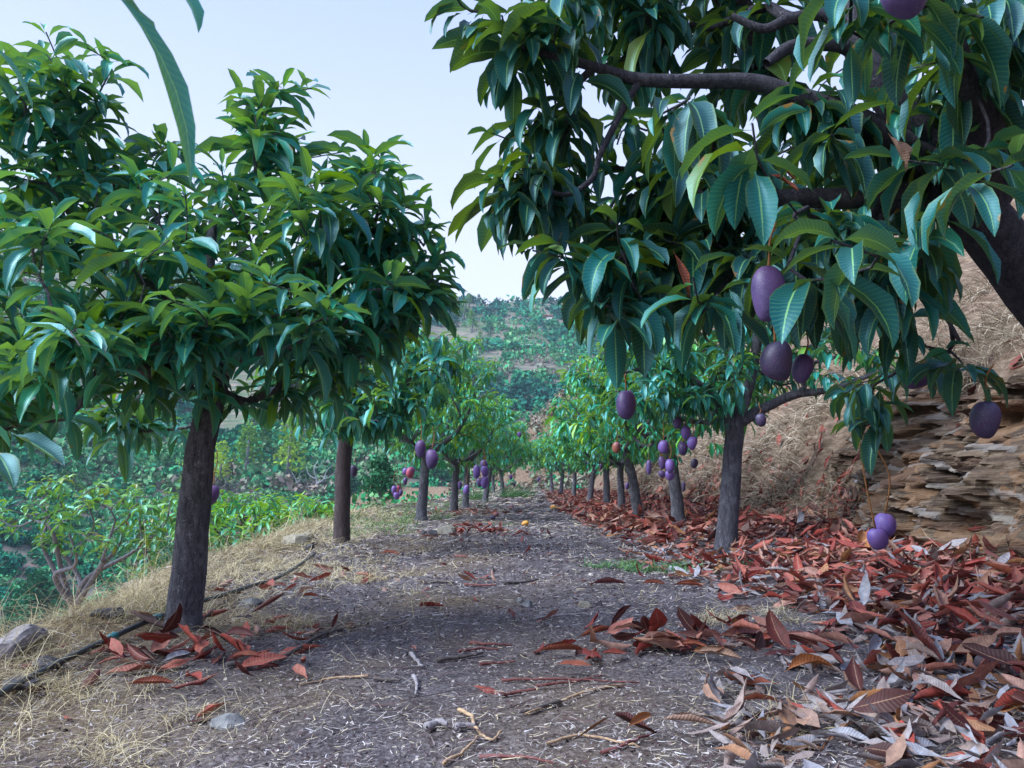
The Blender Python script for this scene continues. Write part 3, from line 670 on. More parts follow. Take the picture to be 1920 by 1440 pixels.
R0_, _ = mango_tree(b, trk, lim, lob, 'large dark mango tree overhanging the right side with a thick leaning trunk', 'mango trees lining the path', 120, nleaf=10, L0=.20, droop=.45, extra=ext, rows=9, cols=5, leaf='leaf_dark', bark='bark_dark', wl=.29)

dp = np.array([at(1665, 250, 1.62), at(1440, 300, 2.1), at(1440, 325, 2.1), at(1262, 470, 2.0)])
dl = leaves(dp, np.array([.2, .1, -.1, -.3]), np.array([-1.0, -.5, -.5, -1.2]), np.array([.3, .3, .2, .2]), np.array([.095, .10, .10, .14]), np.array([.055, .03, .03, .035]), np.array([.9, .8, .8, 1.0]), np.array([1.2, 1.0, 1.0, 1.8]), np.full(4, .15), np.array([.4, .1, .1, .8]), 9, 5)
dk = dl[0] - np.array(R0_.location)
mesh('dead_leaf', dk[:45], dl[1][:32], M['dead_tan'], R0_, uv=dl[2][:45], att={'rnd': dl[3][:45]})
for i_ in (1, 2, 3): mesh('dead_leaf', dk[45 * i_:45 * i_ + 45], dl[1][:32], M['dead_rust'], R0_, uv=dl[2][:45], att={'rnd': dl[3][:45]})

# --- tree beside the camera on the left: only drooping leaves reach the frame
b = np.array((-1.5, .35, gz(-1.5, .35)))
trk = smooth_path([[*b, .09], [*(b + [.02, .02, .5]), .075], [*(b + [.1, .05, 1.0]), .065]], 6)
tipA = at(190, -40, .75); tipB = at(-60, 60, .9); tipC = at(280, -70, .8); tipD = at(-40, 760, 1.45)
lim = [smooth_path([[*(b + [.1, .05, 1.0]), .045], [-1.1, .4, 1.45, .025], [-.7, .5, 1.55, .014], [*tipA, .004]], 6)]
g = np.random.default_rng(55)
root = empty('mango_tree', b, 'mango tree left of the camera whose long leaf droops across the sky', 'tree', 'mango trees lining the path')
A, PAR, rad, cnt, dirs = grow(trk, lim, np.array([tipA, tipC, tipD]), g)
V_, F_ = skeleton_mesh(A, PAR, rad, cnt); mesh('trunk', V_, F_, M['bark'], root, origin=b)
Pn = np.array([tipA, at(195, -40, .76), tipC, at(-40, 60, 1.2), at(20, 812, 1.45), at(-10, 845, 1.4), at(-60, 770, 1.4), at(390, -30, 1.6)])
pl_ = leaves(Pn, np.array([.35, 0.5, .2, .2, -.1, -.5, .3, .3]), np.array([-.72, -.7, -.5, -.7, -.35, -.5, -.5, -1.4]), np.array([.85, .4, .9, .5, .3, .5, .5, .1]), np.array([.245, .10, .10, .16, .13, .10, .10, .04]), np.array([.027, .03, .03, .02, .05, .045, .04, .01]), np.array([.6, .5, .3, .2, .3, .4, -.3, 0]), np.full(8, 1.0), np.full(8, .08), np.array([.45, .3, .6, .4, .02, .05, .6, .1]), 9, 5, g, np.array([1.3, 0, .3, 0, 0, 0, 0, 0]))
mesh('crown', pl_[0], pl_[1], M['leaf'], root, uv=pl_[2], att={'rnd': pl_[3]}, origin=b)

# ================================================================== FRUIT
def mango_mesh():
    n, k = 18, 20
    th = np.linspace(0, np.pi, n); ph = np.arange(k) / k * 2 * np.pi
    V = []
    for a in th:
        z = math.cos(a); r = math.sin(a) ** .92 * (1 + .10 * z)
        V.append(np.stack([.040 * r * np.cos(ph) + .006 * (1 - z) * math.sin(a), .036 * r * np.sin(ph), np.full(k, .056 * z - .056 + (.003 if z > .97 else 0) * -1)], 1))
    V = np.concatenate(V); idx = np.arange(n * k).reshape(n, k); nx = np.roll(idx, -1, 1)
    return V, np.stack([idx[:-1], idx[1:], nx[1:], nx[:-1]], -1).reshape(-1, 4)
MV, MF = mango_mesh(); _mm = {}
def mango(px, py, wpx, hpx, Yd, mat, label, stalk=.12, tilt=0.0, group='mangoes hanging from the trees'):
    """px,py = centre of the fruit; size follows from its width"""
    c = at(px, py, Yd); sc = wpx * Yd / FPX / .080; sz = hpx * Yd / FPX / .112
    Rm = Matrix.Rotation(tilt, 3, 'Y') @ Matrix.Rotation(random.random() * 6.28, 3, 'Z')
    j_ = np.random.default_rng(int(px * 3 + py)); q_ = MV + [0, 0, .056]; q_ = q_ * (1 + .06 * vnoise(q_[:, 2] * 28 + px, q_[:, 0] * 28 + py, 2)[:, None]); q_[:, 0] += j_.uniform(-.10, .10) * (q_[:, 2] / .056) ** 2 * .05
    V = (q_ * [sc, sc, sz]) @ np.array(Rm.to_3x3()).T
    top = np.array(Matrix.Rotation(tilt, 3, 'Y') @ Vector((0, 0, .054 * sz)))
    o = mesh('mango', V + c, MF, M[mat], origin=c); tag(o, label, 'mango', group)
    if stalk > 0:
        pth = smooth_path([c + top * .97, c + top + [.004 + stalk * random.uniform(-.06, .06), 0, stalk * .3], c + top + [stalk * random.uniform(-.08, .08), stalk * random.uniform(-.05, .05), stalk * .65], c + top + [random.uniform(-.02, .02), random.uniform(-.02, .02), stalk]], 4)
        Vs, Fs = tube(pth, np.linspace(.0035, .0022, len(pth)) * min(sc, 1.1), 6)
        s_ = mesh('stalk', Vs, Fs, M['stalk'], o, origin=c)
    return o
P_, D_, V_c, R_c = 'mango_purple', 'mango_dark', 'mango_violet', 'mango_red'
for a in [
    (1700, -10, 104, 92, 1.15, P_, 'large dark violet mango cut by the top edge, above the overhanging branches', .08, 0),
    (1437, 550, 66, 108, 1.7, P_, 'large purple mango partly covered by green leaves, highest of the near hanging fruit', .10, .12),
    (1460, 677, 60, 78, 1.9, D_, 'big dull grey purple mango hanging over the fork of the right tree', .12, -.15),
    (1506, 691, 42, 58, 2.3, P_, 'smaller purple mango just behind the big grey purple one', .12, .2),
    (1176, 759, 40, 57, 2.6, P_, 'single plum purple mango hanging alone on a red stalk over the path', .14, -.05),
    (1679, 416, 44, 54, 2.6, P_, 'purple mango beneath the thick horizontal branch at right', .08, 0),
    (1488, 406, 30, 32, 3.0, V_c, 'small violet mango under the middle of the horizontal branch', .08, 0),
    (1512, 412, 18, 34, 3.1, 'mango_brown', 'small brownish mango beside the violet one under the branch', .08, 0),
    (1712, 708, 52, 44, 2.6, P_, 'purple mango hidden behind a broad green leaf before the rocky bank', .10, .1),
    (1851, 786, 54, 72, 2.1, D_, 'dark purple mango hanging in front of the rock face at far right', .10, 0),
    (1658, 985, 42, 46, 3.3, V_c, 'violet mango hanging low on a long stalk, upper of the pair by the litter', .55, .15),
    (1643, 1011, 37, 40, 3.25, V_c, 'violet mango nearly touching the dead leaves, lower of the low pair', .62, 0),
    (1425, 788, 20, 26, 5.2, D_, 'small dark mango beside the fork of the grey trunk', .08, 0),
    (1269, 793, 18, 22, 5.8, P_, 'topmost small pinkish mango above the right fruit cluster', .12, 0),
    (1285, 811, 20, 26, 5.8, V_c, 'violet mango directly under the topmost one in the right cluster', .14, .1),
    (1299, 831, 19, 26, 5.7, V_c, 'violet mango at the right side of the upper right cluster', .14, .1),
    (1281, 841, 20, 26, 5.9, P_, 'purple mango at the bottom of the upper right cluster', .14, 0),
    (1245, 838, 20, 26, 5.8, V_c, 'violet mango hanging alone between the two right clusters', .14, 0),
    (1241, 868, 15, 25, 5.9, P_, 'narrow purple mango at the upper left of the lower right cluster', .16, 0),
    (1256, 874, 19, 28, 5.7, V_c, 'round violet mango in the middle of the lower right cluster', .18, 0),
    (1255, 891, 18, 20, 5.8, V_c, 'violet mango lowest in the lower right cluster', .2, 0),
    (1240, 889, 14, 14, 6.0, P_, 'dark mango tucked under the lower right cluster', .18, 0),
    (1217, 876, 11, 28, 5.9, P_, 'slender purple mango half behind a leaf left of the lower cluster', .14, 0),
    (1303, 869, 14, 19, 6.3, D_, 'grey mango hanging by itself right of the second trunk', .12, 0),
    (1156, 839, 16, 22, 6.0, 'mango_brown', 'dull brown mango in the shade left of the right clusters', .1, 0),
    (1282, 912, 8, 20, 8.0, D_, 'thin dark mango low behind the second right trunk', .12, 0),
    (1176, 911, 9, 14, 9.5, P_, 'tiny mango between two right row trunks', .12, 0),
    (1127, 875, 7, 12, 11.0, P_, 'tiny purple mango deep in the right row', .12, 0),
    (789, 842, 22, 34, 5.4, P_, 'plum mango, upper of the two hanging over the third left trunk', .14, -.05),
    (809, 861, 25, 37, 5.3, P_, 'plum mango, lower of the two hanging over the third left trunk', .16, .05),
    (663, 883, 14, 22, 7.6, D_, 'dusky mango beside the brown second trunk of the left row', .14, 0),
    (399, 928, 26, 36, 4.4, P_, 'mango peeping out from behind the nearest trunk', .2, .1),
    (770, 886, 16, 22, 8.0, R_c, 'bright red mango left of the third left trunk', .12, .1),
    (761, 884, 12, 14, 8.2, V_c, 'violet mango just behind the bright red one', .12, 0),
    (760, 902, 9, 14, 8.3, P_, 'small purple mango below the bright red one', .14, 0),
    (739, 919, 12, 17, 9.0, V_c, 'left mango of the small low bunch above the grass', .2, 0),
    (747, 917, 9, 14, 9.1, R_c, 'pink red mango at the top of the small low bunch', .2, 0),
    (743, 930, 12, 14, 8.9, V_c, 'bottom mango of the small low bunch above the grass', .25, 0),
    (752, 924, 8, 13, 9.0, P_, 'right mango of the small low bunch above the grass', .22, 0),
    (907, 872, 16, 20, 8.0, P_, 'topmost mango in the violet bunch of the left row', .12, 0),
    (893, 884, 14, 26, 7.9, V_c, 'long mango on the left side of the violet bunch', .14, .1),
    (908, 884, 15, 21, 7.7, V_c, 'bluish front mango of the violet bunch', .14, 0),
    (909, 904, 15, 24, 7.9, V_c, 'lowest right mango of the violet bunch', .2, 0),
    (898, 905, 11, 17, 8.1, P_, 'lowest left mango of the violet bunch', .2, 0),
    (875, 918, 12, 18, 8.8, V_c, 'single mauve mango in front of the slim left row trunk', .25, 0),
    (862, 910, 8, 16, 10.5, P_, 'small purple mango between the two slim left trunks', .2, 0),
    (973, 815, 8, 11, 13.0, V_c, 'small pink violet mango at the end of the left row crown', .1, 0),
    (958, 895, 7, 10, 15.0, V_c, 'tiny violet mango below the far left crowns', .1, 0),
    (965, 908, 5, 9, 16.0, P_, 'tiniest dark mango at the far end of the left row', .1, 0),
    (1010, 900, 5, 8, 16.0, V_c, 'tiny violet mango at the far gap of the path', .1, 0)]:
    mango(*a)
def fallen(px, py, w, mat, label):
    h = ground_hit(px, py + w * .3); Yd = h[1]
    c = at(px, py, Yd); c[2] = gz(c[0], c[1]) + .030
    sc = w * Yd / FPX / .1
    V = (MV + [0, 0, .056]) * sc * [1, 1, .9]
    V = V @ np.array(Matrix.Rotation(1.35, 3, 'Y') @ Matrix.Rotation(random.random() * 6, 3, 'Z')).T
    tag(mesh('mango', V + c, MF, M[mat], origin=c), label, 'mango', 'fallen mangoes on the path')
fallen(985, 982, 14, 'mango_orange', 'ripe orange mango lying in the middle of the path')
fallen(1037, 952, 11, 'mango_orange', 'orange fallen mango by the litter at the far right of the path')
fallen(958, 951, 11, 'mango_brown', 'reddish fallen mango farthest along the path')
fallen(930, 965, 11, 'mango_brown', 'reddish brown fallen mango next to a blackened one')
fallen(924, 972, 10, 'mango_dark', 'blackened fallen mango next to a reddish brown one')

# ================================================================== GROUND COVER
def gnormal_lift(x, y, h): return np.stack([x, y, gz(x, y) + h], -1)
def fallen_leaves(x, y, lift, g, L0=.165, rows=7, cols=5, rnd=None, scale=None):
    N = len(x); rnd = g.random(N) ** .8 if rnd is None else rnd
    L = L0 * (.65 + .5 * g.random(N)); W = L * (.27 + .12 * g.random(N))
    az = g.random(N) * 6.28; p0 = g.normal(size=N) * .16 + .08; be = g.normal(size=N) * .7
    curl = g.normal(size=N) * 2.0
    P = gnormal_lift(x, y, lift); a = np.stack([np.cos(az), np.sin(az), 0 * az], 1)
    P = P - a * L[:, None] * .5
    # ride the slope
    P[:, 2] = gz(P[:, 0], P[:, 1]) + lift
    e = P + a * L[:, None]; sl = np.arctan2(gz(e[:, 0], e[:, 1]) + lift - P[:, 2], L)
    return leaves(P, az, p0 + sl, be * .9 + .1, L, W, g.normal(size=N) * .45, curl, .05 + .12 * g.random(N), rnd, rows, cols, g, g.normal(size=N) * .7)
g = np.random.default_rng(77)
LB_Y = [1.2, 1.9, 2.4, 3.0, 4.0, 5.5, 7, 12, 20, 32]; LB_X = [.35, .45, .55, .85, 1.05, .75, .95, .75, .9, 1.2]
def litter_samples(n, ylo, yhi, g, pw=1.0, sharp=1.6):
    y = ylo * (yhi / ylo) ** (g.random(n) ** pw); b_ = np.interp(y, LB_Y, LB_X); hi = toe_r(y) + .25 + .5 * g.random(n) ** 3
    f = g.random(n) ** (1 / sharp); x = b_ + (hi - b_) * f
    k = vnoise(x * 2.2, y * 2.2, 40) + .6 * vnoise(x * 5, y * 5, 41) > -.14 - .42 * f - .2 * (y > 7)
    return x[k], y[k]
# grey weathered layer below, red leaves on top
x, y = litter_samples(5600, 1.3, 8, g, 1.1, sharp=1.1)
A1 = fallen_leaves(x, y, .006 + (.015 + .03 * (y < 2.4)) * g.random(len(x)), g, .11, 5, 3, rnd=.80 + .2 * g.random(len(x)))
x, y = litter_samples(4600, 1.35, 7.5, g)
k_ = (g.random(len(x)) < np.clip((y - 1.5) / 1.0, .18, 1)); x = x[k_]; y = y[k_]
heap = np.clip((x - np.interp(y, LB_Y, LB_X)), 0, 1.2) * .05
A2 = fallen_leaves(x, y, .012 + (.03 + heap) * g.random(len(x)), g, .165, 7, 5, rnd=np.where(g.random(len(x)) < .86, g.random(len(x)) * .80, g.random(len(x)) * .2 + .8))
x, y = litter_samples(5200, 6.5, 32, g, .8, 1.3)
A3 = fallen_leaves(x, y, .02 + .07 * g.random(len(x)), g, .19, 5, 3, rnd=g.random(len(x)) * .82)
# heap pushed against the second trunk and pile beside the flat stone
def pile(cx, cy, rx, ry, n, h, lo=0, hi=.8, L0=.16):
    x = cx + g.normal(size=n) * rx; y = cy + g.normal(size=n) * ry
    return fallen_leaves(x, y, .01 + h * g.random(n) * np.exp(-((x - cx) / rx) ** 2), g, L0, 7, 5, rnd=lo + (hi - lo) * g.random(n))
h0 = ground_hit(1150, 1225); piles = [pile(h0[0] + .1, h0[1] + .05, .18, .06, 34, .06), pile(h0[0] + .5, h0[1] + .15, .25, .12, 40, .04)]
h0 = ground_hit(888, 1003); piles.append(pile(h0[0], h0[1], .28, .2, 70, .12, .2, .7))
h0 = ground_hit(860, 965); piles.append(pile(h0[0], h0[1], .7, .3, 50, .06, .2, .75))
h0 = ground_hit(330, 1235); piles.append(pile(h0[0], h0[1], .20, .11, 46, .05, 0, .55))
h0 = ground_hit(430, 1180); piles.append(pile(h0[0], h0[1], .22, .16, 26, .03, 0, .9))
h0 = ground_hit(640, 1090); piles.append(pile(h0[0], h0[1], .4, .6, 26, .02, .1, .8))
yb = 2.6 * (24 / 2.6) ** g.random(420); xb_ = toe_r(yb) + .1 + 1.8 * g.random(420) ** 2
piles.append(fallen_leaves(xb_, yb, .04 + .03 * g.random(420), g, .15, 5, 3, rnd=g.random(420) * .8))
h0 = ground_hit(1560, 1060); piles.append(pile(h0[0], h0[1], .5, .35, 160, .13, .1, .8))
h0 = ground_hit(1850, 1130); piles.append(pile(h0[0], h0[1], .4, .3, 120, .10, .1, .8, .18))
x = g.uniform(-1.7, .5, 90); y = g.uniform(1.6, 9, 90); piles.append(fallen_leaves(x, y, .01 * np.ones(90), g, .10, 5, 3, rnd=g.random(90)))
V, F, U, Rn = cat_parts([A1, A2, A3] + piles)
tag(mesh('leaf_litter', V, F, M['dead'], uv=U, att={'rnd': Rn}), 'deep carpet of dry rust red and grey mango leaves along the right of the path', 'leaf litter', kind='stuff')

# individually placed leaves that show large
LV = [('dead_rust', 'rust red'), ('dead_maroon', 'dark maroon'), ('dead_tan', 'pale tan'), ('dead_grey', 'silvery grey'), ('dead_orange', 'orange brown')]
def big_leaf(px, py, lpx, az, mat, label, curl=.8, bend=.5, p0=.15, roll=0.0, wl=.30, lift=.03, twist=.2):
    h_ = ground_hit(px, py); L = lpx * h_[1] / FPX
    a = np.array([math.cos(az), math.sin(az), 0]); P = h_ - a * L * .5 * np.array([1, 1, 0]); P[2] = gz(P[0], P[1]) + lift
    pl = leaves(P[None], np.array([az]), np.array([p0]), np.array([bend]), np.array([L]), np.array([L * wl]), np.array([roll]), np.array([curl]), np.array([.06]), np.array([random.random()]), 9, 7, g, np.array([twist]))
    o = mesh('fallen_leaf', pl[0], pl[1], M[mat], uv=pl[2], att={'rnd': pl[3]}, origin=h_)
    return tag(o, label, 'fallen leaf', 'fallen mango leaves')
for a in [
    (1405, 1295, 105, 3.0, 'dead_rust', 'arched glossy rust red leaf standing on edge above a rounder red leaf', 1.2, -.9, -.3, 1.2),
    (1425, 1338, 80, 2.9, 'dead_rust', 'rounded red leaf lying on straw below the arched red leaf', .8, .5, .2, .5),
    (1345, 1320, 60, 1.8, 'dead_tan', 'short pinkish tan leaf beside the rounded red leaf', .8, .3, .2, .2),
    (1520, 1275, 110, .3, 'dead_orange', 'bent brown leaf folded over a crumpled orange one', 1.3, 1.0, .5, .3),
    (1530, 1270, 50, 1.2, 'dead_orange', 'crumpled orange leaf held inside the bent brown leaf', 1.8, .6, .4, .2),
    (1345, 1242, 90, -.5, 'dead_tan', 'long pale curled leaf at the edge of the straw', 1.6, .3, .1, .4),
    (1200, 1385, 70, .7, 'dead_orange', 'brown leaf standing upright at the bottom of the path', 1.5, .5, .4, .8),
    (1290, 1380, 105, -.2, 'dead_tan', 'long rolled pink tan leaf near the bottom edge', 2.6, .2, .05, 0),
    (1120, 1210, 95, .5, 'dead_rust', 'tightly rolled red brown leaf on the pile jutting into the path', 2.7, .1, .15, 0),
    (1165, 1190, 90, .9, 'dead_maroon', 'rolled maroon leaf pointing up on the jutting pile', 2.6, .2, .5, 0),
    (1050, 1235, 100, .35, 'dead_rust', 'twisted red leaf at the tip of the pile in the path', 2.4, .2, .05, .1),
    (1075, 1268, 66, -.05, 'dead_rust', 'flat bright red leaf lying alone below the jutting pile', .6, .1, .02, .2),
    (1240, 1215, 90, .1, 'dead_orange', 'orange brown leaf at the right of the jutting pile', 1.0, .3, .1, .3),
    (1300, 1228, 60, -.3, 'dead_rust', 'small curled red leaf next to pale grass on the pile', 1.6, .3, .1, .3),
    (1740, 1165, 62, -.1, 'dead_yellow', 'bright yellow orange leaf amid the red litter', 1.3, .2, .1, .2),
    (1690, 1155, 110, .1, 'dead_orange', 'long shiny brown leaf left of the yellow leaf', .9, .4, .15, .3),
    (1850, 1150, 120, .3, 'dead_orange', 'broad wavy orange brown leaf right of the yellow leaf', .8, .3, .2, .4),
    (1770, 1215, 120, .7, 'dead_maroon', 'large dark red leaf slanting above the pale grey leaves', 1.1, .4, .3, .6),
    (1830, 1225, 105, .25, 'dead_grey', 'broad lilac grey leaf in the litter at right', .7, .3, .1, .3),
    (1890, 1120, 100, 2.2, 'dead_rust', 'large red leaf standing up at the right edge of the frame', .9, .3, .6, .5),
    (1640, 1245, 90, .9, 'dead_grey', 'blue grey curled leaf standing in the shaded litter', 1.4, .6, .6, .7),
    (1735, 1270, 130, -.2, 'dead_rust', 'long flat red leaf in front of the grey curled leaf', .5, .2, .08, .2),
    (1800, 1245, 110, .0, 'dead_rust', 'red brown leaf under the lilac grey leaf', .9, .3, .1, .2),
    (1660, 1300, 72, 0, 'dead_maroon', 'short dark brown leaf strip in the pale debris', .8, .1, .02, .2),
    (1750, 1320, 60, 2.0, 'dead_tan', 'upright pale tan leaf triangle among grey debris', .5, .2, .5, 1.0),
    (1560, 1375, 70, -.4, 'dead_tan', 'tan rolled leaf in the grey debris', 2.2, .2, .05, .2),
    (1590, 1400, 80, -.5, 'dead_grey', 'silvery grey leaf lying among grass stems', .9, .4, .1, .3),
    (1720, 1425, 90, .2, 'dead_grey', 'pale bluish leaf at the very bottom right', .8, .4, .15, .3),
    (1850, 1380, 80, 1.1, 'dead_tan', 'folded tan leaf near the bottom right corner', 1.2, .5, .4, .5),
    (1890, 1330, 80, .3, 'dead_maroon', 'dull maroon leaf near the right edge low down', .9, .3, .1, .2),
    (1800, 1330, 70, .2, 'dead_grey', 'crinkled pale leaf between the tan and maroon leaves', 1.1, .3, .2, .4),
    (1700, 1345, 75, .9, 'dead_grey', 'whitish leaf under the upright tan triangle', 1.1, .3, .2, .4),
    (1470, 1245, 90, .05, 'dead_maroon', 'purple brown flat leaf behind the bent brown leaf', .5, .1, .03, .1),
    (1420, 1205, 120, .1, 'dead_maroon', 'long brown leaf half buried in the litter', .9, .1, .04, .2),
    (1480, 1115, 90, .2, 'dead_tan', 'creamy curled leaf in the middle of the litter', 1.1, .2, .1, .3),
    (1620, 1050, 95, 1.1, 'dead_orange', 'large brown leaf leaning under the low pair of mangoes', .8, .4, .7, .4),
    (1665, 1060, 90, 1.8, 'dead_tan', 'tan brown leaf drooping right under the low pair of mangoes', .8, .4, .7, .4),
    (1590, 1010, 60, .6, 'dead_orange', 'brown leaf left of the low pair of mangoes', .9, .5, .4, .3),
    (1290, 1110, 60, .0, 'dead_rust', 'curled red leaf just beyond the green weeds', 1.6, .3, .1, .3),
    (1225, 1100, 50, .2, 'dead_rust', 'red leaf lying before the green weeds', 1.2, .3, .1, .3),
    (1140, 1104, 70, .1, 'dead_maroon', 'thin dark red leaf in the path left of the weeds', 1.6, .1, .04, .1),
    (280, 1300, 85, .25, 'dead_rust', 'long thin red leaf alone in front of the nearest trunk', 1.5, .1, .02, .2),
    (460, 1250, 55, .1, 'dead_rust', 'rounded red leaf beside the grey stick', 1.0, .6, .3, .3),
    (445, 1215, 80, -.4, 'dead_maroon', 'arched maroon leaf right of the nearest trunk', 1.2, .6, .4, .5),
    (300, 1215, 70, .2, 'dead_maroon', 'broad maroon leaf at the foot of the nearest trunk', .6, .4, .2, .3),
    (210, 1250, 80, 2.6, 'dead_maroon', 'dark red leaf touching the black hose', .8, .5, .3, .3),
    (240, 1270, 60, 2.9, 'dead_tan', 'dusty pink leaf below the dark red one by the hose', .8, .4, .2, .3),
    (330, 1255, 60, 1.0, 'dead_grey', 'lilac grey leaf in the heap before the nearest trunk', .8, .4, .3, .3),
    (580, 1133, 40, -.2, 'dead_rust', 'small curled orange red leaf left of the path centre', 1.9, .2, .1, .3),
    (730, 1045, 40, .1, 'dead_rust', 'bright red leaf scrap beyond the second left trunk', 1.0, .3, .1, .3),
    (525, 1108, 26, .4, 'dead_rust', 'tiny vivid red leaf next to the hose', .9, .3, .1, .3)]:
    big_leaf(*a)

# fine fibres and chips
def strips(x, y, z, L, W, az, pitch, bend, rnd, seg=4, curve=None):
    N = len(x); v = np.linspace(0, 1, seg); cv = g.normal(size=N) * 1.0 if curve is None else curve
    aa = az[:, None] + cv[:, None] * v[None]; pp = pitch[:, None] - bend[:, None] * v[None]
    T = np.stack([np.cos(pp) * np.cos(aa), np.cos(pp) * np.sin(aa), np.sin(pp)], -1)
    cen = np.concatenate([np.zeros((N, 1, 3)), np.cumsum(T[:, :-1] * (L[:, None, None] / (seg - 1)), 1)], 1) + np.stack([x, y, z], -1)[:, None]
    ro = g.random(N) * 1.4 - .7
    S = np.stack([-np.sin(aa), np.cos(aa), 0 * aa], -1); Nn = np.cross(T, S)
    S = S * np.cos(ro)[:, None, None] + Nn * np.sin(ro)[:, None, None]
    wv = (W[:, None] * (1 - .75 * v[None] ** 2))[..., None] / 2
    V = np.stack([cen - S * wv, cen + S * wv], 2).reshape(-1, 3)
    idx = np.arange(N * seg * 2).reshape(N, seg, 2)
    F = np.stack([idx[:, :-1, 0], idx[:, :-1, 1], idx[:, 1:, 1], idx[:, 1:, 0]], -1).reshape(-1, 4)
    return V, F, np.zeros((len(V), 2)), np.repeat(rnd, seg * 2)
def area(n, ylo, yhi, xl=None, xr=None, pw=1.0):
    y = ylo * (yhi / ylo) ** (g.random(n) ** pw)
    l = edge_l(y) - .1 if xl is None else xl + 0 * y; r_ = np.minimum(toe_r(y), y * .72) if xr is None else xr + 0 * y
    l = np.maximum(l, -y * .75)
    return l + (r_ - l) * g.random(n), y
M['fibre'] = att_mat('straw_fibre', [(0, (.015, .009, .011)), (.25, (.07, .035, .036)), (.45, (.19, .15, .155)), (.70, (.40, .36, .36)), (.88, (.52, .42, .25)), (1, (.62, .60, .65))], .7)
x, y = area(30000, 1.45, 10)
z = gz(x, y) + .002 + .010 * g.random(len(x)); sc = np.clip(y / 3, .8, 2.2)
m1 = strips(x, y, z, (.015 + .05 * g.random(len(x)) ** 2) * sc, (.0012 + .0016 * g.random(len(x))) * sc, g.normal(size=len(x)) * 1.1, g.normal(size=len(x)) * .18, g.normal(size=len(x)) * .2, np.clip(g.random(len(x)) * .95 + .25 * vnoise(x * 2, y * 2, 50), 0, 1))
x, y = area(16000, 1.45, 9)       # flat bark chips
z = gz(x, y) + .003 + .006 * g.random(len(x)); sc = np.clip(y / 3, .8, 2)
m2 = strips(x, y, z, (.006 + .014 * g.random(len(x))) * sc, (.004 + .006 * g.random(len(x))) * sc, g.random(len(x)) * 6.28, g.normal(size=len(x)) * .35, g.normal(size=len(x)) * .3, np.clip(g.random(len(x)) * .75, 0, 1), seg=2)
x, y = area(16000, 8, 34, pw=.9); z = gz(x, y) + .004 + .02 * g.random(len(x)); sc = y / 3
m3 = strips(x, y, z, (.02 + .05 * g.random(len(x)) ** 2) * sc * .8, (.002 + .002 * g.random(len(x))) * sc, g.normal(size=len(x)) * 1.1, g.normal(size=len(x)) * .15, g.normal(size=len(x)) * .2, np.clip(g.random(len(x)) * .9, 0, 1), seg=3)
x, y = area(24000, 1.45, 9); z = gz(x, y) + .003 + .012 * g.random(len(x)); sc = np.clip(y / 3, .8, 2.2)
m4 = strips(x, y, z, (.012 + .03 * g.random(len(x)) ** 2) * sc, (.0012 + .0022 * g.random(len(x))) * sc, g.random(len(x)) * 6.28, g.normal(size=len(x)) * .25, g.normal(size=len(x)) * .2, np.clip(g.random(len(x)) ** 1.3 * .9, 0, 1), seg=3)
V, F, U, Rn = cat_parts([m1, m2, m3, m4])
tag(mesh('mulch', V, F, M['fibre'], att={'rnd': Rn}, smooth=False), 'fine grey brown mulch of bark chips and dry stems covering the path', 'mulch', kind='stuff')

# dry grass: tangled straw at the left edge and on the bank, plus loose tufts
M['straw'] = att_mat('dry_grass', [(0, (.10, .075, .055)), (.3, (.26, .20, .13)), (.6, (.46, .38, .23)), (.85, (.60, .50, .28)), (1, (.66, .62, .54))], .7, tfac=.2)
M['green_grass'] = att_mat('green_grass', [(0, (.03, .13, .05)), (.5, (.10, .22, .07)), (1, (.32, .36, .14))], .6, tfac=.3)
parts = []
def tufts(cx, cy, n_bl, rad, hgt, rlo=.2, rhi=.95, lay=.9, w0=.0022, cz=None, down=None):
    """cx,cy arrays of tuft centres"""
    N = len(cx); X_ = np.repeat(cx, n_bl) + g.normal(size=N * n_bl) * rad; Y_ = np.repeat(cy, n_bl) + g.normal(size=N * n_bl) * rad
    n = len(X_); sc = np.repeat(np.clip(np.asarray(cy) / 4, .6, 2.5), n_bl)
    return strips(X_, Y_, gz(X_, Y_) - .005, hgt * (.5 + .9 * g.random(n)), w0 * (.7 + .7 * g.random(n)) * sc, g.random(n) * 6.28 if down is None else down + g.normal(size=n) * .7,
                  1.5 - lay * (.3 + g.random(n)) , .6 + 1.3 * g.random(n), rlo + (rhi - rlo) * g.random(n), seg=5)
ty = 1.7 * (14 / 1.7) ** g.random(430); tx = edge_l(ty) + .05 + g.normal(size=430) * .17 + .10
parts.append(tufts(tx, ty, 26, .05, .13, lay=1.1))
ty = 1.8 * (9 / 1.8) ** g.random(60); tx = edge_l(ty) - .05 + g.normal(size=60) * .15
parts.append(tufts(tx, ty, 9, .04, .36, lay=.7))                       # long loose stems over the edge
ty = 3.0 * (13 / 3.0) ** g.random(300); tx = edge_l(ty) + .15 + np.abs(g.normal(size=300)) * .45; parts.append(tufts(tx, ty, 30, .09, .12, lay=1.15, rlo=.4))
x, y = area(120, 1.7, 9, xr=-.3); parts.append(tufts(x, y, 18, .12, .08, rlo=.0, rhi=1, lay=1.35, w0=.0015))
x, y = area(60, 1.5, 5, xl=.5); parts.append(tufts(x, y, 20, .06, .10, lay=1.2, w0=.0017))
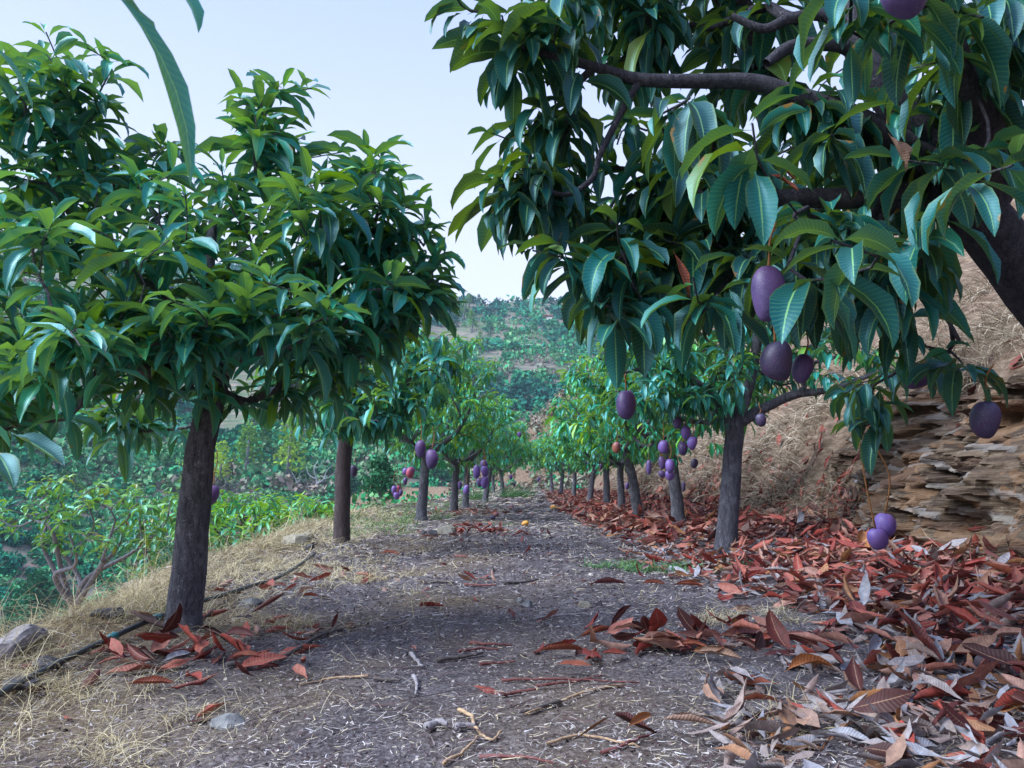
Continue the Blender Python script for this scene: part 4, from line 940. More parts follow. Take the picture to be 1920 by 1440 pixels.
for (px, py, r_, n_) in [(60, 1400, .12, 4), (150, 1420, .15, 5), (300, 1420, .15, 3), (40, 1290, .08, 6), (210, 1330, .1, 5), (600, 1060, .2, 12), (690, 1085, .14, 10), (720, 1100, .14, 8), (560, 1180, .10, 6), (430, 1200, .06, 3), (285, 1385, .10, 6), (120, 1300, .05, 4), (1345, 1165, .09, 5), (1450, 1165, .07, 4), (1480, 1370, .07, 5), (1860, 1060, .2, 14), (1900, 1050, .2, 12)]:
    h_ = ground_hit(px, py); parts.append(tufts(h_[0] + g.normal(size=n_) * r_, h_[1] + g.normal(size=n_) * r_, 36, .035, .11, lay=1.1, rlo=.35))
# bank: long bleached grass hanging down the slope
nb = 1700; by = 2.2 * (30 / 2.2) ** g.random(nb); off = .55 + 3.0 * g.random(nb) ** 1.3; near_rock = (by < 8.5)
off = np.where(near_rock, off + .25, off * .8 - .25); bx = toe_r(by) + off
kk = vnoise(bx * 1.7, by * 1.7, 90) + .5 * vnoise(bx * 5, by * 5, 91) > -.08; bx = bx[kk]; by = by[kk]
parts.append(tufts(bx, by, 20, .12, .34, lay=1.2, rlo=0, rhi=.95, w0=.0030, down=np.pi))
by = 2.4 * (10 / 2.4) ** g.random(420); bx = toe_r(by) - .05 + .5 * g.random(420)
parts.append(tufts(bx - .1, by, 16, .07, .24, lay=1.0, rlo=0, rhi=.8, w0=.0022, down=np.pi))
bank_p = [parts.pop(), parts.pop()]
V, F, U, Rn = cat_parts(parts)
tag(mesh('dry_grass', V, F, M['straw'], att={'rnd': Rn}, smooth=False), 'golden dry grass tangled along the left rim and in patches on the path', 'dry grass', kind='stuff')
M['bank_straw'] = att_mat('bank_straw', [(0, (.07, .048, .034)), (.3, (.22, .165, .11)), (.6, (.44, .36, .25)), (.85, (.58, .50, .38)), (1, (.70, .66, .58))], .75, tfac=.15)
V, F, U, Rn = cat_parts(bank_p)
tag(mesh('bank_grass', V, F, M['bank_straw'], att={'rnd': Rn}, smooth=False), 'grey bleached grass hanging down the steep bank at right', 'dry grass', kind='stuff')
gp = []
h_ = ground_hit(1265, 1072); n_ = 70; gp.append(tufts(h_[0] + g.normal(size=n_) * .22, h_[1] + g.normal(size=n_) * .12, 30, .03, .075, lay=1.0, rlo=0, rhi=.7, w0=.004))
V, F, U, Rn = cat_parts(gp); tag(mesh('weed_patch', V, F, M['green_grass'], att={'rnd': Rn}, smooth=False), 'low bright green weeds at the foot of the forking tree', 'weeds', kind='stuff')
gp = []
for (px, py, n_, r_, hh) in [(670, 985, 24, .3, .25), (720, 975, 26, .5, .3), (760, 960, 26, .5, .3), (820, 950, 24, .5, .3), (920, 985, 8, .15, .08), (880, 940, 14, .4, .25), (640, 1010, 5, .05, .3), (170, 1130, 9, .12, .2), (290, 1150, 6, .08, .16), (1275, 1010, 5, .15, .1), (230, 1100, 8, .15, .25), (850, 925, 16, .6, .35), (700, 1000, 18, .3, .2)]:
    h_ = ground_hit(px, py); n_ = max(3, n_ // 2); gp.append(tufts(h_[0] + g.normal(size=n_) * r_, h_[1] + g.normal(size=n_) * r_, 20, .06, hh * .8, lay=.9, rlo=.1, rhi=1, w0=.003))
V, F, U, Rn = cat_parts(gp); tag(mesh('grass', V, F, M['green_grass'], att={'rnd': Rn}, smooth=False), 'fresh green grass and weeds along the left edge of the path', 'grass', kind='stuff')
def green_tuft(px, py, r_, hh, n_, label):
    h_ = ground_hit(px, py); q = tufts(h_[0] + g.normal(size=n_) * r_, h_[1] + g.normal(size=n_) * r_ * .6, 40, r_ * .5, hh, lay=.7, rlo=.0, rhi=.7, w0=.003)
    tag(mesh('grass_tuft', q[0], q[1], M['green_grass'], att={'rnd': q[3]}, smooth=False, origin=h_), label, 'grass tuft')
green_tuft(966, 933, .28, .5, 12, 'rounded bright green grass tuft at the far end of the path')
green_tuft(892, 938, .18, .45, 8, 'yellow green bushy weed beside the left row trunks')

# ================================================================== HOSE, STICKS, STONES
M['hose'] = simple_mat('black_hose', [(.3, (.012, .013, .016)), (.7, (.035, .038, .045))], .45, 30, spec=.5)
M['teal'] = simple_mat('teal_tape', [(.3, (.02, .12, .14)), (.7, (.05, .22, .24))], .5, 60)
hp = []
for px, py in [(-60, 1360), (0, 1322), (60, 1290), (130, 1252), (200, 1218), (262, 1188), (330, 1158), (410, 1130), (470, 1110), (520, 1093), (560, 1070), (590, 1046)]:
    h_ = ground_hit(px, py); hp.append([*(h_ + [0, 0, .030]), .010])
hp[6][1] += .12; hp = smooth_path(hp, 6)
b0 = hp[0, :3].copy(); hr = empty('irrigation_hose', b0, 'black irrigation hose running along the left path edge behind the nearest trunk', 'hose')
V, F = tube(hp[:, :3], hp[:, 3], 12); mesh('pipe', V, F, M['hose'], hr, origin=b0)
for px, py in [(208, 1214), (300, 1172)]:
    h_ = ground_hit(px, py); i = int(np.argmin(np.linalg.norm(hp[:, :2] - h_[:2], axis=1))); i = min(max(i, 1), len(hp) - 2)
    d = hp[i + 1, :3] - hp[i - 1, :3]; d /= np.linalg.norm(d); cc = hp[i, :3]
    V, F = tube([cc - d * .022, cc - d * .012, cc, cc + d * .014, cc + d * .02], [.009, .016, .0125, .0165, .009], 12); V = V + .004 * np.stack([vnoise(V[:, 0] * 80, V[:, 2] * 80, k) for k in range(3)], 1)
    mesh('tape_wrap', V, F, M['teal'], hr, origin=b0)

M['wood_grey'] = simple_mat('grey_wood', [(.3, (.13, .11, .12)), (.7, (.36, .33, .35))], .85, 30, vec=(1, 1, 1))
M['wood_red'] = simple_mat('red_stem', [(.3, (.09, .025, .025)), (.7, (.22, .08, .07))], .7, 40)
M['wood_tan'] = simple_mat('tan_stem', [(.3, (.28, .17, .10)), (.7, (.46, .32, .2))], .7, 40)
M['wood_dark'] = simple_mat('dark_stick', [(.3, (.05, .04, .04)), (.7, (.13, .105, .10))], .85, 40)
def stick(pts, rpx, mat, label, name='stick', fork=None):
    q = []
    for px, py in pts:
        h_ = ground_hit(px, py); q.append([*(h_ + [0, 0, rpx * h_[1] / FPX * .9 + .004]), rpx * h_[1] / FPX])
    b_ = np.array(q[0][:3]); q = np.array(q)
    pth = smooth_path(q, 5); pth[:, 3] *= np.linspace(1.1, .55, len(pth)); pth[:, :3] += g.normal(size=(len(pth), 3)) * .0012
    l = [tube(pth[:, :3], pth[:, 3], 7)]
    tag(mesh(name, *tube_join(l), M[mat], origin=b_), label, 'stick', 'sticks and twigs lying on the path')
for a in [
    ([(425, 1254), (480, 1246), (540, 1235), (590, 1205), (640, 1186)], 5, 'wood_dark', 'long dark bent stick right of the nearest trunk'),
    ([(770, 1232), (780, 1245), (792, 1258)], 4, 'wood_grey', 'short pale grey twig, upper of two on the path'),
    ([(775, 1275), (781, 1290), (779, 1308)], 4, 'wood_grey', 'short pale twig, lower of two on the path'),
    ([(800, 1375), (820, 1369), (840, 1370)], 8, 'wood_grey', 'thick grey twig piece at the bottom of the path'),
    ([(855, 1372), (872, 1371), (888, 1371)], 6, 'wood_grey', 'second thick grey twig piece beside the first'),
    ([(860, 1338), (884, 1350), (890, 1370), (905, 1388), (924, 1394), (940, 1380)], 3.5, 'wood_tan', 'tan hooked stem curling near the bottom centre'),
    ([(830, 1440), (870, 1415), (895, 1388)], 3.5, 'wood_tan', 'tan stem running from the bottom edge to the hooked stem'),
    ([(820, 1245), (860, 1240), (905, 1232)], 4, 'wood_dark', 'dark straight twig in the middle of the path'),
    ([(1050, 1325), (1000, 1338), (975, 1345)], 4, 'wood_dark', 'dark twig angled below the jutting leaf pile'),
    ([(1170, 1290), (1110, 1300), (1040, 1325), (985, 1345)], 3, 'wood_tan', 'long thin pale stem crossing below the jutting pile'),
    ([(940, 1281), (1000, 1279), (1080, 1280), (1200, 1287)], 2.6, 'wood_red', 'long reddish stem lying across the path'),
    ([(935, 1310), (970, 1305), (1005, 1300)], 3.5, 'wood_red', 'short red stem lying across the path'),
    ([(900, 1252), (930, 1250), (965, 1246)], 3, 'wood_red', 'curved red stem in the middle of the path'),
    ([(860, 1228), (900, 1222), (935, 1222)], 2.6, 'wood_red', 'thin red stem just above the curved one'),
    ([(882, 1210), (920, 1213), (960, 1214)], 3, 'wood_red', 'thin straight red stem at the centre of the path'),
    ([(1005, 1293), (1080, 1283), (1130, 1272)], 2.6, 'wood_red', 'red stem slanting below the flat red leaf'),
    ([(900, 1428), (980, 1427), (1040, 1440)], 3.5, 'wood_red', 'red stem along the bottom edge of the picture'),
    ([(1025, 1400), (1090, 1385), (1170, 1400), (1200, 1408)], 2.6, 'wood_tan', 'long tan stem near the bottom right of the path'),
    ([(1130, 1420), (1180, 1400), (1230, 1380)], 3.5, 'wood_red', 'dark red stem slanting up to the upright brown leaf'),
    ([(945, 1098), (980, 1096), (1010, 1092)], 3, 'wood_dark', 'dark twig farther up the path on the right'),
    ([(805, 1094), (830, 1096), (850, 1097)], 3.4, 'wood_dark', 'short dark stick farther up the path on the left'),
    ([(870, 1101), (900, 1102), (930, 1101)], 2.6, 'wood_red', 'thin reddish stick farther up the centre of the path'),
    ([(1000, 1165), (1040, 1160), (1090, 1155)], 2.6, 'wood_grey', 'thin grey twig in mid path'),
    ([(700, 1280), (730, 1281), (752, 1284)], 3.5, 'wood_dark', 'dark twig left of the lower pale twig'),
    ([(1645, 1165), (1640, 1140), (1700, 1118), (1750, 1112)], 3.5, 'wood_tan', 'smooth tan stem on the litter before the rock'),
    ([(690, 1275), (620, 1278), (560, 1290)], 2.2, 'wood_tan', 'thin tan stem in the straw on the left')]:
    stick(*a)
x, y = area(700, 1.5, 6, xr=None)
q = strips(x, y, gz(x, y) + .006 + .006 * g.random(700), .05 + .13 * g.random(700), .0035 + 0 * x, g.normal(size=700) * .9, g.normal(size=700) * .06, g.normal(size=700) * .1, g.random(700) * .38, seg=6, curve=g.normal(size=700) * .6)
tag(mesh('stem_debris', q[0], q[1], M['fibre'], att={'rnd': q[3]}), 'scattered thin reddish stems and leaf stalks strewn over the path', 'plant debris', kind='stuff')

M['stone'] = simple_mat('grey_stone', [(.3, (.08, .08, .085)), (.5, (.17, .17, .175)), (.7, (.28, .28, .28))], .85, 14, bstr=.6)
M['stone_tan'] = simple_mat('tan_stone', [(.3, (.14, .12, .09)), (.5, (.26, .23, .18)), (.7, (.38, .35, .30))], .85, 12, bstr=.6)
M['stone_dark'] = simple_mat('dark_stone', [(.3, (.03, .03, .035)), (.7, (.09, .08, .09))], .85, 14, bstr=.6)
def stone(px, py, wpx, hpx, mat, label, group='stones by the path', depth=.8, seed=0):
    h_ = ground_hit(px, py + hpx * .35); s_ = wpx * h_[1] / FPX / 2; sh = hpx * h_[1] / FPX / 1.6
    bm_n, k = 14, 22; th = np.linspace(0, np.pi, bm_n); ph = np.arange(k) / k * 6.2832
    T, Pp = np.meshgrid(th, ph, indexing='ij')
    D = np.stack([np.sin(T) * np.cos(Pp), np.sin(T) * np.sin(Pp), np.cos(T)], -1).reshape(-1, 3)
    gg = np.random.default_rng(seed + int(px)); pl = gg.normal(size=(11, 3)); pl /= np.linalg.norm(pl, axis=1)[:, None]
    pd = .62 + .35 * gg.random(11); r_ = np.min(np.where(D @ pl.T > .05, pd[None] / np.maximum(D @ pl.T, .05), 9), axis=1); r_ = np.minimum(r_, 1.15)
    V = D * r_[:, None] * [s_, s_ * depth, sh] + h_ + [0, 0, sh * .3]
    idx = np.arange(bm_n * k).reshape(bm_n, k); nx = np.roll(idx, -1, 1)
    F = np.stack([idx[:-1], idx[1:], nx[1:], nx[:-1]], -1).reshape(-1, 4)
    tag(mesh('stone', V, F, M[mat], smooth=False, origin=h_), label, 'stone', group)
for a in [(832, 995, 50, 22, 'stone_tan', 'flat pale green grey stone beside the heap of red leaves'), (812, 1000, 26, 16, 'stone_dark', 'dark stone tucked at the left of the flat pale stone'),
          (430, 1352, 60, 26, 'stone', 'blue grey angular stone in the straw low on the left'), (988, 1134, 26, 14, 'stone', 'small pale stone in the centre of the path'),
          (1098, 1134, 24, 16, 'stone_tan', 'pale stone right of the small centre stone'), (1124, 1132, 14, 12, 'stone_dark', 'small dark stone next to the pale one in the path'),
          (928, 1034, 20, 14, 'stone_dark', 'dark clod standing out on the far path'), (555, 1015, 60, 22, 'stone_tan', 'pale rock on the left rim before the second trunk'), (470, 1128, 40, 14, 'stone', 'flat blue grey stone near the hose'),
          (200, 1150, 56, 20, 'stone_dark', 'dark grey rock in the dry grass left of the nearest trunk'), (40, 1285, 70, 26, 'stone_dark', 'dark stone between straw and hose at the left edge'), (85, 1245, 60, 24, 'stone_dark', 'dark flat stone under the straw by the hose'),
          (580, 1027, 20, 14, 'stone_dark', 'small dark stone left of the second trunk'), (575, 1005, 30, 14, 'stone_tan', 'small pale stone on the left rim'), (1225, 1157, 20, 10, 'stone', 'small grey stone between path and litter'),
          (795, 1000, 14, 10, 'stone_dark', 'small black clod left of the dark stone'), (758, 1223, 16, 12, 'stone_dark', 'round dark pebble above the pale twigs'), (975, 1126, 14, 8, 'stone', 'little flat stone just beyond the centre stone'), (260, 1100, 60, 26, 'stone_tan', 'low pale boulder on the rim'), (1908, 800, 60, 110, 'stone', 'white weathered boulder at the right edge of the rock face')]:
    stone(*a)
ns = 900; x, y = area(ns, 1.5, 9); s_ = (.002 + .006 * g.random(ns) ** 2) * np.clip(y / 3, .8, 2)
cube = np.array([[-1, -1, -.4], [1, -1, -.5], [1, 1, -.4], [-1, 1, -.4], [-.5, -.6, .6], [.6, -.5, .5], [.5, .6, .6], [-.6, .4, .5]])
ang = g.random(ns) * 6.28; ca, sa = np.cos(ang), np.sin(ang); cb = cube[None] * (.8 + .5 * g.random((ns, 8, 1)))
V = np.stack([cb[..., 0] * ca[:, None] - cb[..., 1] * sa[:, None], cb[..., 0] * sa[:, None] + cb[..., 1] * ca[:, None], cb[..., 2]], -1) * s_[:, None, None] + np.stack([x, y, gz(x, y) + s_ * .3], -1)[:, None]
F = (np.arange(ns)[:, None, None] * 8 + np.array([[0, 3, 2, 1], [4, 5, 6, 7], [0, 1, 5, 4], [1, 2, 6, 5], [2, 3, 7, 6], [3, 0, 4, 7]])[None]).reshape(-1, 4)
tag(mesh('gravel', V.reshape(-1, 3), F, M['fibre'], att={'rnd': np.repeat(g.random(ns) * .8, 8)}, smooth=False), 'small grit and pebbles scattered through the mulch', 'gravel', kind='stuff')
# weathered log end at the left edge
lp = [ground_hit(5, 1240), ground_hit(75, 1195)]
pth = smooth_path([[*(lp[0] + [0, 0, .02]), .036], [*((lp[0] + lp[1]) / 2 + [0, 0, .025]), .040], [*(lp[1] + [.0, 0, .01]), .026]], 5)
V, F = tube(pth[:, :3], pth[:, 3], 14); V = V + .022 * np.stack([vnoise(V[:, 0] * 12 + V[:, 1] * 9, V[:, 2] * 70, k) for k in range(3)], 1)
tag(mesh('log', V, F, M['wood_grey'], smooth=False, origin=lp[0]), 'split grey weathered log lying at the left rim', 'log')

# ================================================================== LOWER TERRACE PLANTS (left, beyond the rim)
def shrub(name, bx, by, dz, crown_c, crown_r, n, stems, label, cat_, leaf, bark, L0, nleaf, seed, droop=.3, pale=False, wl=.27, ext=None, z0=None):
    b_ = np.array([bx, by, float(gz(bx, by)) if z0 is None else z0]); gg = np.random.default_rng(seed)
    root = empty(name, b_, label, cat_, None)
    trk = smooth_path([[*(b_ - [0, 0, .1]), stems[0] * 1.2], [*(b_ + [0, 0, .08]), stems[0]], [*(b_ + [.02, 0, .18]), stems[0] * .9]], 5)
    lim = []
    for k in range(stems[1]):
        a = k * 6.28 / stems[1] + gg.random() * .7; e_ = np.array(crown_c) + np.array([math.cos(a) * crown_r[0] * .55, math.sin(a) * crown_r[1] * .55, -.1 * crown_r[2]])
        mid = b_ * .55 + e_ * .45 + np.array([-math.cos(a) * .05, 0, .10]) * crown_r[0] + gg.normal(size=3) * .045
        q1 = b_ * .25 + e_ * .75 + gg.normal(size=3) * .06
        lim.append(smooth_path([[*(b_ + [.02, 0, .18]), stems[0] * .7], [*mid, stems[0] * .55], [*q1, stems[0] * .38], [*e_, stems[0] * .2]], 5))
    tips = lobe_tips([(crown_c, crown_r, n)], gg)
    if ext is not None: tips = np.concatenate([tips, np.array(ext)])
    A, PAR, rad, cnt, dirs = grow(trk, lim, tips, gg, .003)
    V, F = skeleton_mesh(A, PAR, rad, cnt); mesh('trunk', V, F, M[bark], root, origin=b_)
    pl = whorls(tips, dirs, nleaf, L0, droop, 4, 3, gg, wl=wl); mesh('crown', pl[0], pl[1], M[leaf], root, uv=pl[2], att={'rnd': pl[3]}, origin=b_)
    return root
c_ = at(165, 965, 5.6); bb = at(130, 1190, 5.6)
shrub('fruit_tree', bb[0], bb[1], 0, c_, (.66, .55, .30), 110, (.032, 7), 'sparse low tree with several pale crooked stems below the left rim', 'tree', 'leaf_shrub', 'bark_pale', .10, 8, 201, .15, wl=.36, z0=bb[2])
c_ = at(300, 1010, 6.6); bb = at(300, 1110, 6.6)
shrub('fruit_tree', bb[0], bb[1], 0, c_, (.42, .5, .38), 70, (.035, 3), 'small leafy tree half hidden left of the nearest trunk', 'tree', 'leaf_shrub', 'bark_pale', .13, 9, 202, .25, z0=bb[2] - .3)
for (px, py, Yd, r_, rz, n_, sd_, lb) in [(450, 985, 9.0, .62, .45, 110, 203, 'young mango tree on the lower terrace just right of the nearest trunk'), (565, 975, 10.5, .56, .36, 90, 204, 'young mango tree on the lower terrace near the second trunk'), (365, 960, 9.5, .4, .3, 40, 205, 'small yellow green mango tree behind the nearest trunk'), (510, 1030, 9.8, .5, .4, 50, 206, 'dark mango bush under the rim between the first two trunks')]:
    c_ = at(px, py, Yd); shrub('mango_tree', c_[0], c_[1], 0, c_, (r_, r_, rz), n_, (.035, 3), lb, 'tree', 'leaf_bright', 'bark', .17, 10, sd_, .35, z0=c_[2] - rz - .7)

# ================================================================== FAR SLOPE
def foliage(c, r, n, q, gg, rn0, spread=.3, lump=5):
    """cloud of leaf-clump faces around lumpy ellipsoid ; c (3), r (3)"""
    ls = gg.normal(size=(lump, 3)); ls /= np.linalg.norm(ls, axis=1)[:, None]; ls[:, 2] = np.abs(ls[:, 2]) * 1.1 - .35
    k = gg.integers(0, lump, n); d = gg.normal(size=(n, 3)); d /= np.linalg.norm(d, axis=1)[:, None]
    cc = np.array(c) + (ls[k] * .5 + d * .58 * (.6 + .4 * gg.random(n) ** .5)[:, None]) * np.array(r)
    a = gg.normal(size=(n, 3)); a /= np.linalg.norm(a, axis=1)[:, None]; b_ = np.cross(a, gg.normal(size=(n, 3))); b_ /= np.linalg.norm(b_, axis=1)[:, None] + 1e-9
    s_ = q * (.6 + .8 * gg.random(n))[:, None]
    V = np.stack([cc - a * s_, cc + b_ * s_ * .6, cc + a * s_, cc - b_ * s_ * .6], 1).reshape(-1, 3)
    return V, np.arange(n * 4).reshape(n, 4), np.zeros((n * 4, 2)), np.repeat(np.clip(rn0 + gg.normal(size=n) * .08 + .12 * gg.random(), 0, 1), 4)
M['scrub'] = att_mat('scrub', [(0, (.008, .07, .055)), (.3, (.015, .17, .115)), (.5, (.04, .30, .12)), (.72, (.16, .32, .14)), (.86, (.20, .20, .17)), (1, (.28, .22, .18))], .85, spec=.1)
M['pine'] = att_mat('pine_foliage', [(0, (.03, .12, .04)), (.5, (.16, .32, .04)), (1, (.40, .56, .05))], .8, spec=.1, tfac=.25)
M['darkbush'] = att_mat('dark_bush_foliage', [(0, (.012, .065, .032)), (1, (.03, .15, .06))], .8, spec=.15, tfac=.15)
gg = np.random.default_rng(9)
SP_ = []; cnt_ = 0
def hit_any(px, py): return ground_hit(px, py, 20, 700)
def far_pos(n, amin, amax, rmin, rmax, pw=1.0):
    a = gg.uniform(amin, amax, n); r_ = rmin * (rmax / rmin) ** (gg.random(n) ** pw); return np.sin(a) * r_, 20 + np.cos(a) * r_, r_
x, y, r_ = far_pos(17000, -.95, .42, 62, 455, .8); z = gz(x, y, False); ang = np.arctan2(x, y)
dn = vnoise(x * .03, y * .03, 60) + .6 * vnoise(x * .09, y * .09, 61) + np.clip((170 - r_) / 150, -.2, .6)
keep = (dn > -.26) & (x > -y * .8) & (x < y * .2)
for xi, yi, zi, ri, di in zip(x[keep], y[keep], z[keep], r_[keep], dn[keep]):
    s_ = (.8 + 1.2 * gg.random() ** 2) * (1 + ri / 260) * (.75 if ri < 150 else 1); rows_ = 80 if ri < 150 else 40 if ri < 280 else 26
    tone = np.clip(.30 + 2.2 * vnoise(xi * .02, yi * .02, 70) * .35 + gg.normal() * .10 + (.22 if di < -.1 else 0), 0, 1)
    SP_.append(foliage((xi, yi, zi + s_ * .35), (s_, s_, s_ * .75), rows_, s_ * (.20 if ri < 150 else .27), gg, tone, lump=4))
V, F, U, Rn = cat_parts(SP_)
tag(mesh('scrub', V, F, M['scrub'], att={'rnd': Rn}, smooth=False), 'grey green scrub covering the opposite valley side', 'scrub', kind='stuff')
# grey bushes on the spur ahead
SP_ = []
for k in range(520):
    yy = 7.5 * (34 / 7.5) ** gg.random(); xx = edge_l(yy) - .15 - gg.random() * 7; s_ = gg.uniform(.10, .30) * (1 + .03 * yy)
    SP_.append(foliage((xx, yy, float(gz(xx, yy)) + s_ * .5), (s_, s_, s_ * .9), 60, s_ * .17, gg, .78 + .15 * gg.random() if gg.random() < .45 else .35 + .2 * gg.random()))
for k in range(900):
    yy = gg.uniform(34, 58); xx = toe_r(yy) + gg.uniform(-2, 22) * gg.random(); s_ = gg.uniform(.2, .6)
    SP_.append(foliage((xx, yy, float(gz(xx, yy)) + s_ * .4), (s_, s_, s_ * .8), 26, s_ * .28, gg, .8 + .15 * gg.random() if gg.random() < .85 else .4))
V, F, U, Rn = cat_parts(SP_)
tag(mesh('spur_scrub', V, F, M['scrub'], att={'rnd': Rn}, smooth=False), 'low dry grey bushes on the bare spur and the slope beside the path', 'scrub', kind='stuff')

def hill_tree(px, py_base, wpx, hpx, mat, tone, label, name='pine_tree', group=None, n=420, Yfix=None, conic=False):
    h_ = hit_any(px, py_base) if Yfix is None else np.array([*at(px, py_base, Yfix)])
    Yd = h_[1]; w_ = wpx * Yd / FPX / 2; ht = hpx * Yd / FPX
    root = empty(name, h_, label, 'tree' if 'tree' in name else 'bush', group)
    gt = np.random.default_rng(int(px) * 7 + int(py_base))
    V, F = tube([h_ - [0, 0, ht * .05], h_ + [0, 0, ht * .3], h_ + [w_ * .05, 0, ht * .75]], [w_ * .11, w_ * .08, w_ * .03], 8)
    mesh('trunk', V, F, M['bark'], root, origin=h_)
    ps = []
    nl = 9
    for k in range(nl):
        f = k / (nl - 1); zc = ht * (.22 + .68 * f); rr = w_ * (1.0 - .62 * f ** 1.4) * (.75 + .3 * gt.random())
        a = gt.random() * 6.28; off = w_ * .38 * (1 - f) * gt.random()
        ps.append(foliage(h_ + [math.cos(a) * off, math.sin(a) * off, zc], (rr * .95, rr * .95, ht * .17), n // nl, max(w_ * .085, .05), gt, tone + .1 * gt.normal()))
    V, F, U, Rn = cat_parts(ps); mesh('crown', V, F, M[mat], root, att={'rnd': Rn}, smooth=False, origin=h_)
G1 = 'pine trees across the valley'
for a in [(368, 925, 100, 105, 'pine', .75, 'bright yellow green pine seen behind the nearest trunk'), (412, 915, 60, 85, 'pine', .9, 'bright lime pine just right of the nearest trunk'),
          (540, 900, 96, 120, 'pine', .55, 'broad yellow green pine between the first two trunks'), (462, 890, 90, 95, 'pine', .3, 'darker green pine left of the broad yellow green one'), (495, 850, 60, 50, 'pine', .1, 'dark pine high behind the broad yellow green one'),
          (350, 935, 50, 45, 'pine', .4, 'small green pine by the foot of the bright pine'), (880, 575, 26, 26, 'pine', .15, 'round crowned pine on the skyline left of the gap'), (898, 572, 18, 20, 'darkbush', .2, 'dark small pine on the skyline beside the round one'),
          (870, 600, 40, 40, 'pine', .2, 'light green pine below the skyline'), (885, 625, 36, 44, 'pine', .25, 'light green pine in the middle of the far slope'), (918, 640, 28, 36, 'darkbush', .6, 'dark round tree standing alone on the far slope'), (900, 660, 26, 40, 'pine', .15, 'narrow green pine low on the far slope'),
          (1020, 560, 22, 16, 'darkbush', .5, 'small tree on the skyline right of the gap'), (850, 615, 26, 26, 'darkbush', .4, 'dark tree left of the light green pines'), (940, 560, 16, 10, 'darkbush', .3, 'low tree at the middle of the skyline')]:
    hill_tree(*a, group=G1)
for a in [(712, 945, 96, 86, 'darkbush', .75, 'large rounded dark green bush right of the second trunk'), (650, 930, 60, 50, 'darkbush', .3, 'dark bush partly behind the second trunk'), (60, 1195, 130, 110, 'darkbush', .8, 'rounded dark green bush far below the left rim'), (265, 1075, 80, 80, 'darkbush', .5, 'dark green bush seen between the pale stems'),
          (820, 905, 60, 70, 'darkbush', .5, 'dark green bush behind the third trunk')]:
    hill_tree(*a, name='bush', group='rounded bushes below the path', n=1300)
# bare pale tree
h_ = hit_any(592, 925); Yd = h_[1]; k_ = Yd / FPX
def dtb(pts, r0): return tube(smooth_path([h_ + np.array([a, (i * 7 % 3 - 1) * 2, b]) * k_ for i, (a, b) in enumerate(pts)], 4), np.linspace(r0, r0 * .3, (len(pts) - 1) * 4 + 1) * k_, 6)
V, F = tube_join([dtb([(0, -4), (2, 12), (0, 26), (-4, 44), (2, 60)], 2.0), dtb([(1, 16), (14, 26), (18, 40), (30, 52)], 1.3), dtb([(0, 26), (-14, 34), (-20, 48)], 1.0), dtb([(14, 26), (26, 30), (36, 42)], .8), dtb([(-4, 44), (6, 50), (14, 64)], .7), dtb([(-34, 0), (-36, 20), (-46, 38)], 1.0), dtb([(-36, 16), (-30, 26), (-32, 36)], .7)])
rt = empty('dead_tree', h_, 'bare pale dead tree on the valley side between the first two trunks', 'tree'); mesh('trunk', V, F, M['bark_pale'], rt, origin=h_)

# buildings on the far slope
def boxes(lst):
    Vs, Fs = [], []
    for i, (x0, x1, y0, y1, z0, z1) in enumerate(lst):
        Vs.append(np.array([[x0, y0, z0], [x1, y0, z0], [x1, y1, z0], [x0, y1, z0], [x0, y0, z1], [x1, y0, z1], [x1, y1, z1], [x0, y1, z1]], float))
        Fs.append(np.array([[0, 3, 2, 1], [4, 5, 6, 7], [0, 1, 5, 4], [1, 2, 6, 5], [2, 3, 7, 6], [3, 0, 4, 7]]) + i * 8)
    return np.concatenate(Vs), np.concatenate(Fs)
M['white_wall'] = simple_mat('white_plaster', [(.3, (.62, .60, .58)), (.7, (.75, .73, .71))], .8, 1)
M['red_wall'] = simple_mat('red_plaster', [(.3, (.38, .12, .09)), (.7, (.48, .17, .12))], .8, 1)
M['roof_tile'] = simple_mat('roof_tile', [(.3, (.20, .10, .09)), (.7, (.30, .16, .13))], .8, 1)
M['glass_dark'] = simple_mat('dark_window', [(.3, (.02, .025, .03)), (.7, (.04, .045, .05))], .2, 1)
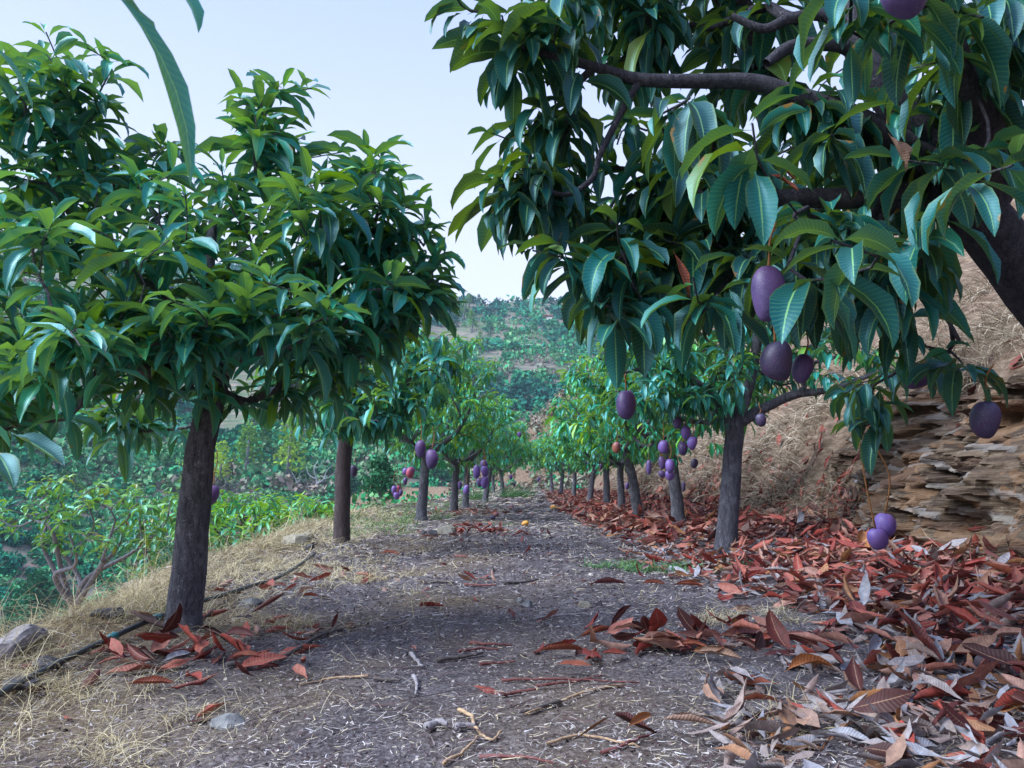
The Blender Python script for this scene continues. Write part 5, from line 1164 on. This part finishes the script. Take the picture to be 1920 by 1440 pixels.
def house(px, py, wpx, hpx, label, wall, wing=False, nm='house'):
    h_ = hit_any(px, py); k_ = h_[1] / FPX; w_, ht = wpx * k_ / 2, hpx * k_
    r_ = empty(nm, h_, label, nm.replace('_', ' '))
    lst = [(-w_, w_, 0, w_ * .9, -2, ht)]
    if wing: lst.append((w_ * .1, w_ * .9, -.8, -.003, -2, ht * .55))
    V, F = boxes(lst[:1]); mesh('wall', V, F, M[wall], r_, smooth=False)
    if wing: V, F = boxes(lst[1:]); mesh('porch', V, F, M['white_wall'], r_, smooth=False)
    V = np.array([[-w_ * 1.06, -.5, ht + .003], [w_ * 1.06, -.5, ht + .003], [w_ * 1.06, w_ * .9 + .5, ht + .003], [-w_ * 1.06, w_ * .9 + .5, ht + .003], [-w_ * .6, w_ * .45, ht * 1.28], [w_ * .6, w_ * .45, ht * 1.28]])
    F = np.array([[0, 3, 2, 1], [0, 1, 5, 4], [2, 3, 4, 5]]); V2 = np.concatenate([V, [(V[0] + V[3]) / 2, (V[1] + V[2]) / 2]])
    F = np.concatenate([F, [[3, 0, 4, 6], [1, 2, 5, 7]]]); F[3] = [0, 4, 3, 6]; F[4] = [1, 7, 2, 5]
    mesh('roof', V2, F[[0, 1, 2]], M['roof_tile'], r_, smooth=False)
    for i in range(4):
        x0 = -w_ * .85 + i * w_ * .46
        if wing and x0 > w_ * .0: z0, z1 = ht * .62, ht * .85
        else: z0, z1 = ht * .35, ht * .75
        V, F = boxes([(x0, x0 + w_ * .22, -.06, .05, z0, z1)]); mesh('window', V, F, M['glass_dark'], r_, smooth=False)
house(1024, 602, 26, 10, 'small red and white farmhouse high on the far slope', 'red_wall', True)
h_ = hit_any(992, 652); k_ = h_[1] / FPX
gr = empty('greenhouse', h_, 'long low white farm building on the far slope below the farmhouse', 'farm building')
V, F = boxes([(-18 * k_, 12 * k_, 0, 6, -2, 5 * k_)]); mesh('wall', V, F, M['white_wall'], gr, smooth=False)
V, F = boxes([(-20 * k_, 14 * k_, -1, 7, 5 * k_ + .003, 6.2 * k_)]); mesh('roof', V, F, M['white_wall'], gr, smooth=False)
for i in range(6): V, F = boxes([((-16 + i * 4.6) * k_, (-14 + i * 4.6) * k_, -.06, .05, 1.5 * k_, 3.8 * k_)]); mesh('window', V, F, M['glass_dark'], gr, smooth=False)

# ================================================================== AIR
hb = [(-640, 640, -3, 900, -45, 118)]
V, F = boxes(hb)
hm = bpy.data.materials.new('haze_air'); hm.use_nodes = True; ht_ = hm.node_tree; ht_.nodes.clear()
ho = ht_.nodes.new('ShaderNodeOutputMaterial'); pv = ht_.nodes.new('ShaderNodeVolumePrincipled')
pv.inputs['Color'].default_value = (.62, .80, 1, 1); pv.inputs['Density'].default_value = .0003; pv.inputs['Anisotropy'].default_value = .2
ht_.links.new(pv.outputs[0], ho.inputs['Volume'])
tag(mesh('haze', V, F, hm, smooth=False), 'thin blue haze in the valley air', 'haze', kind='stuff')
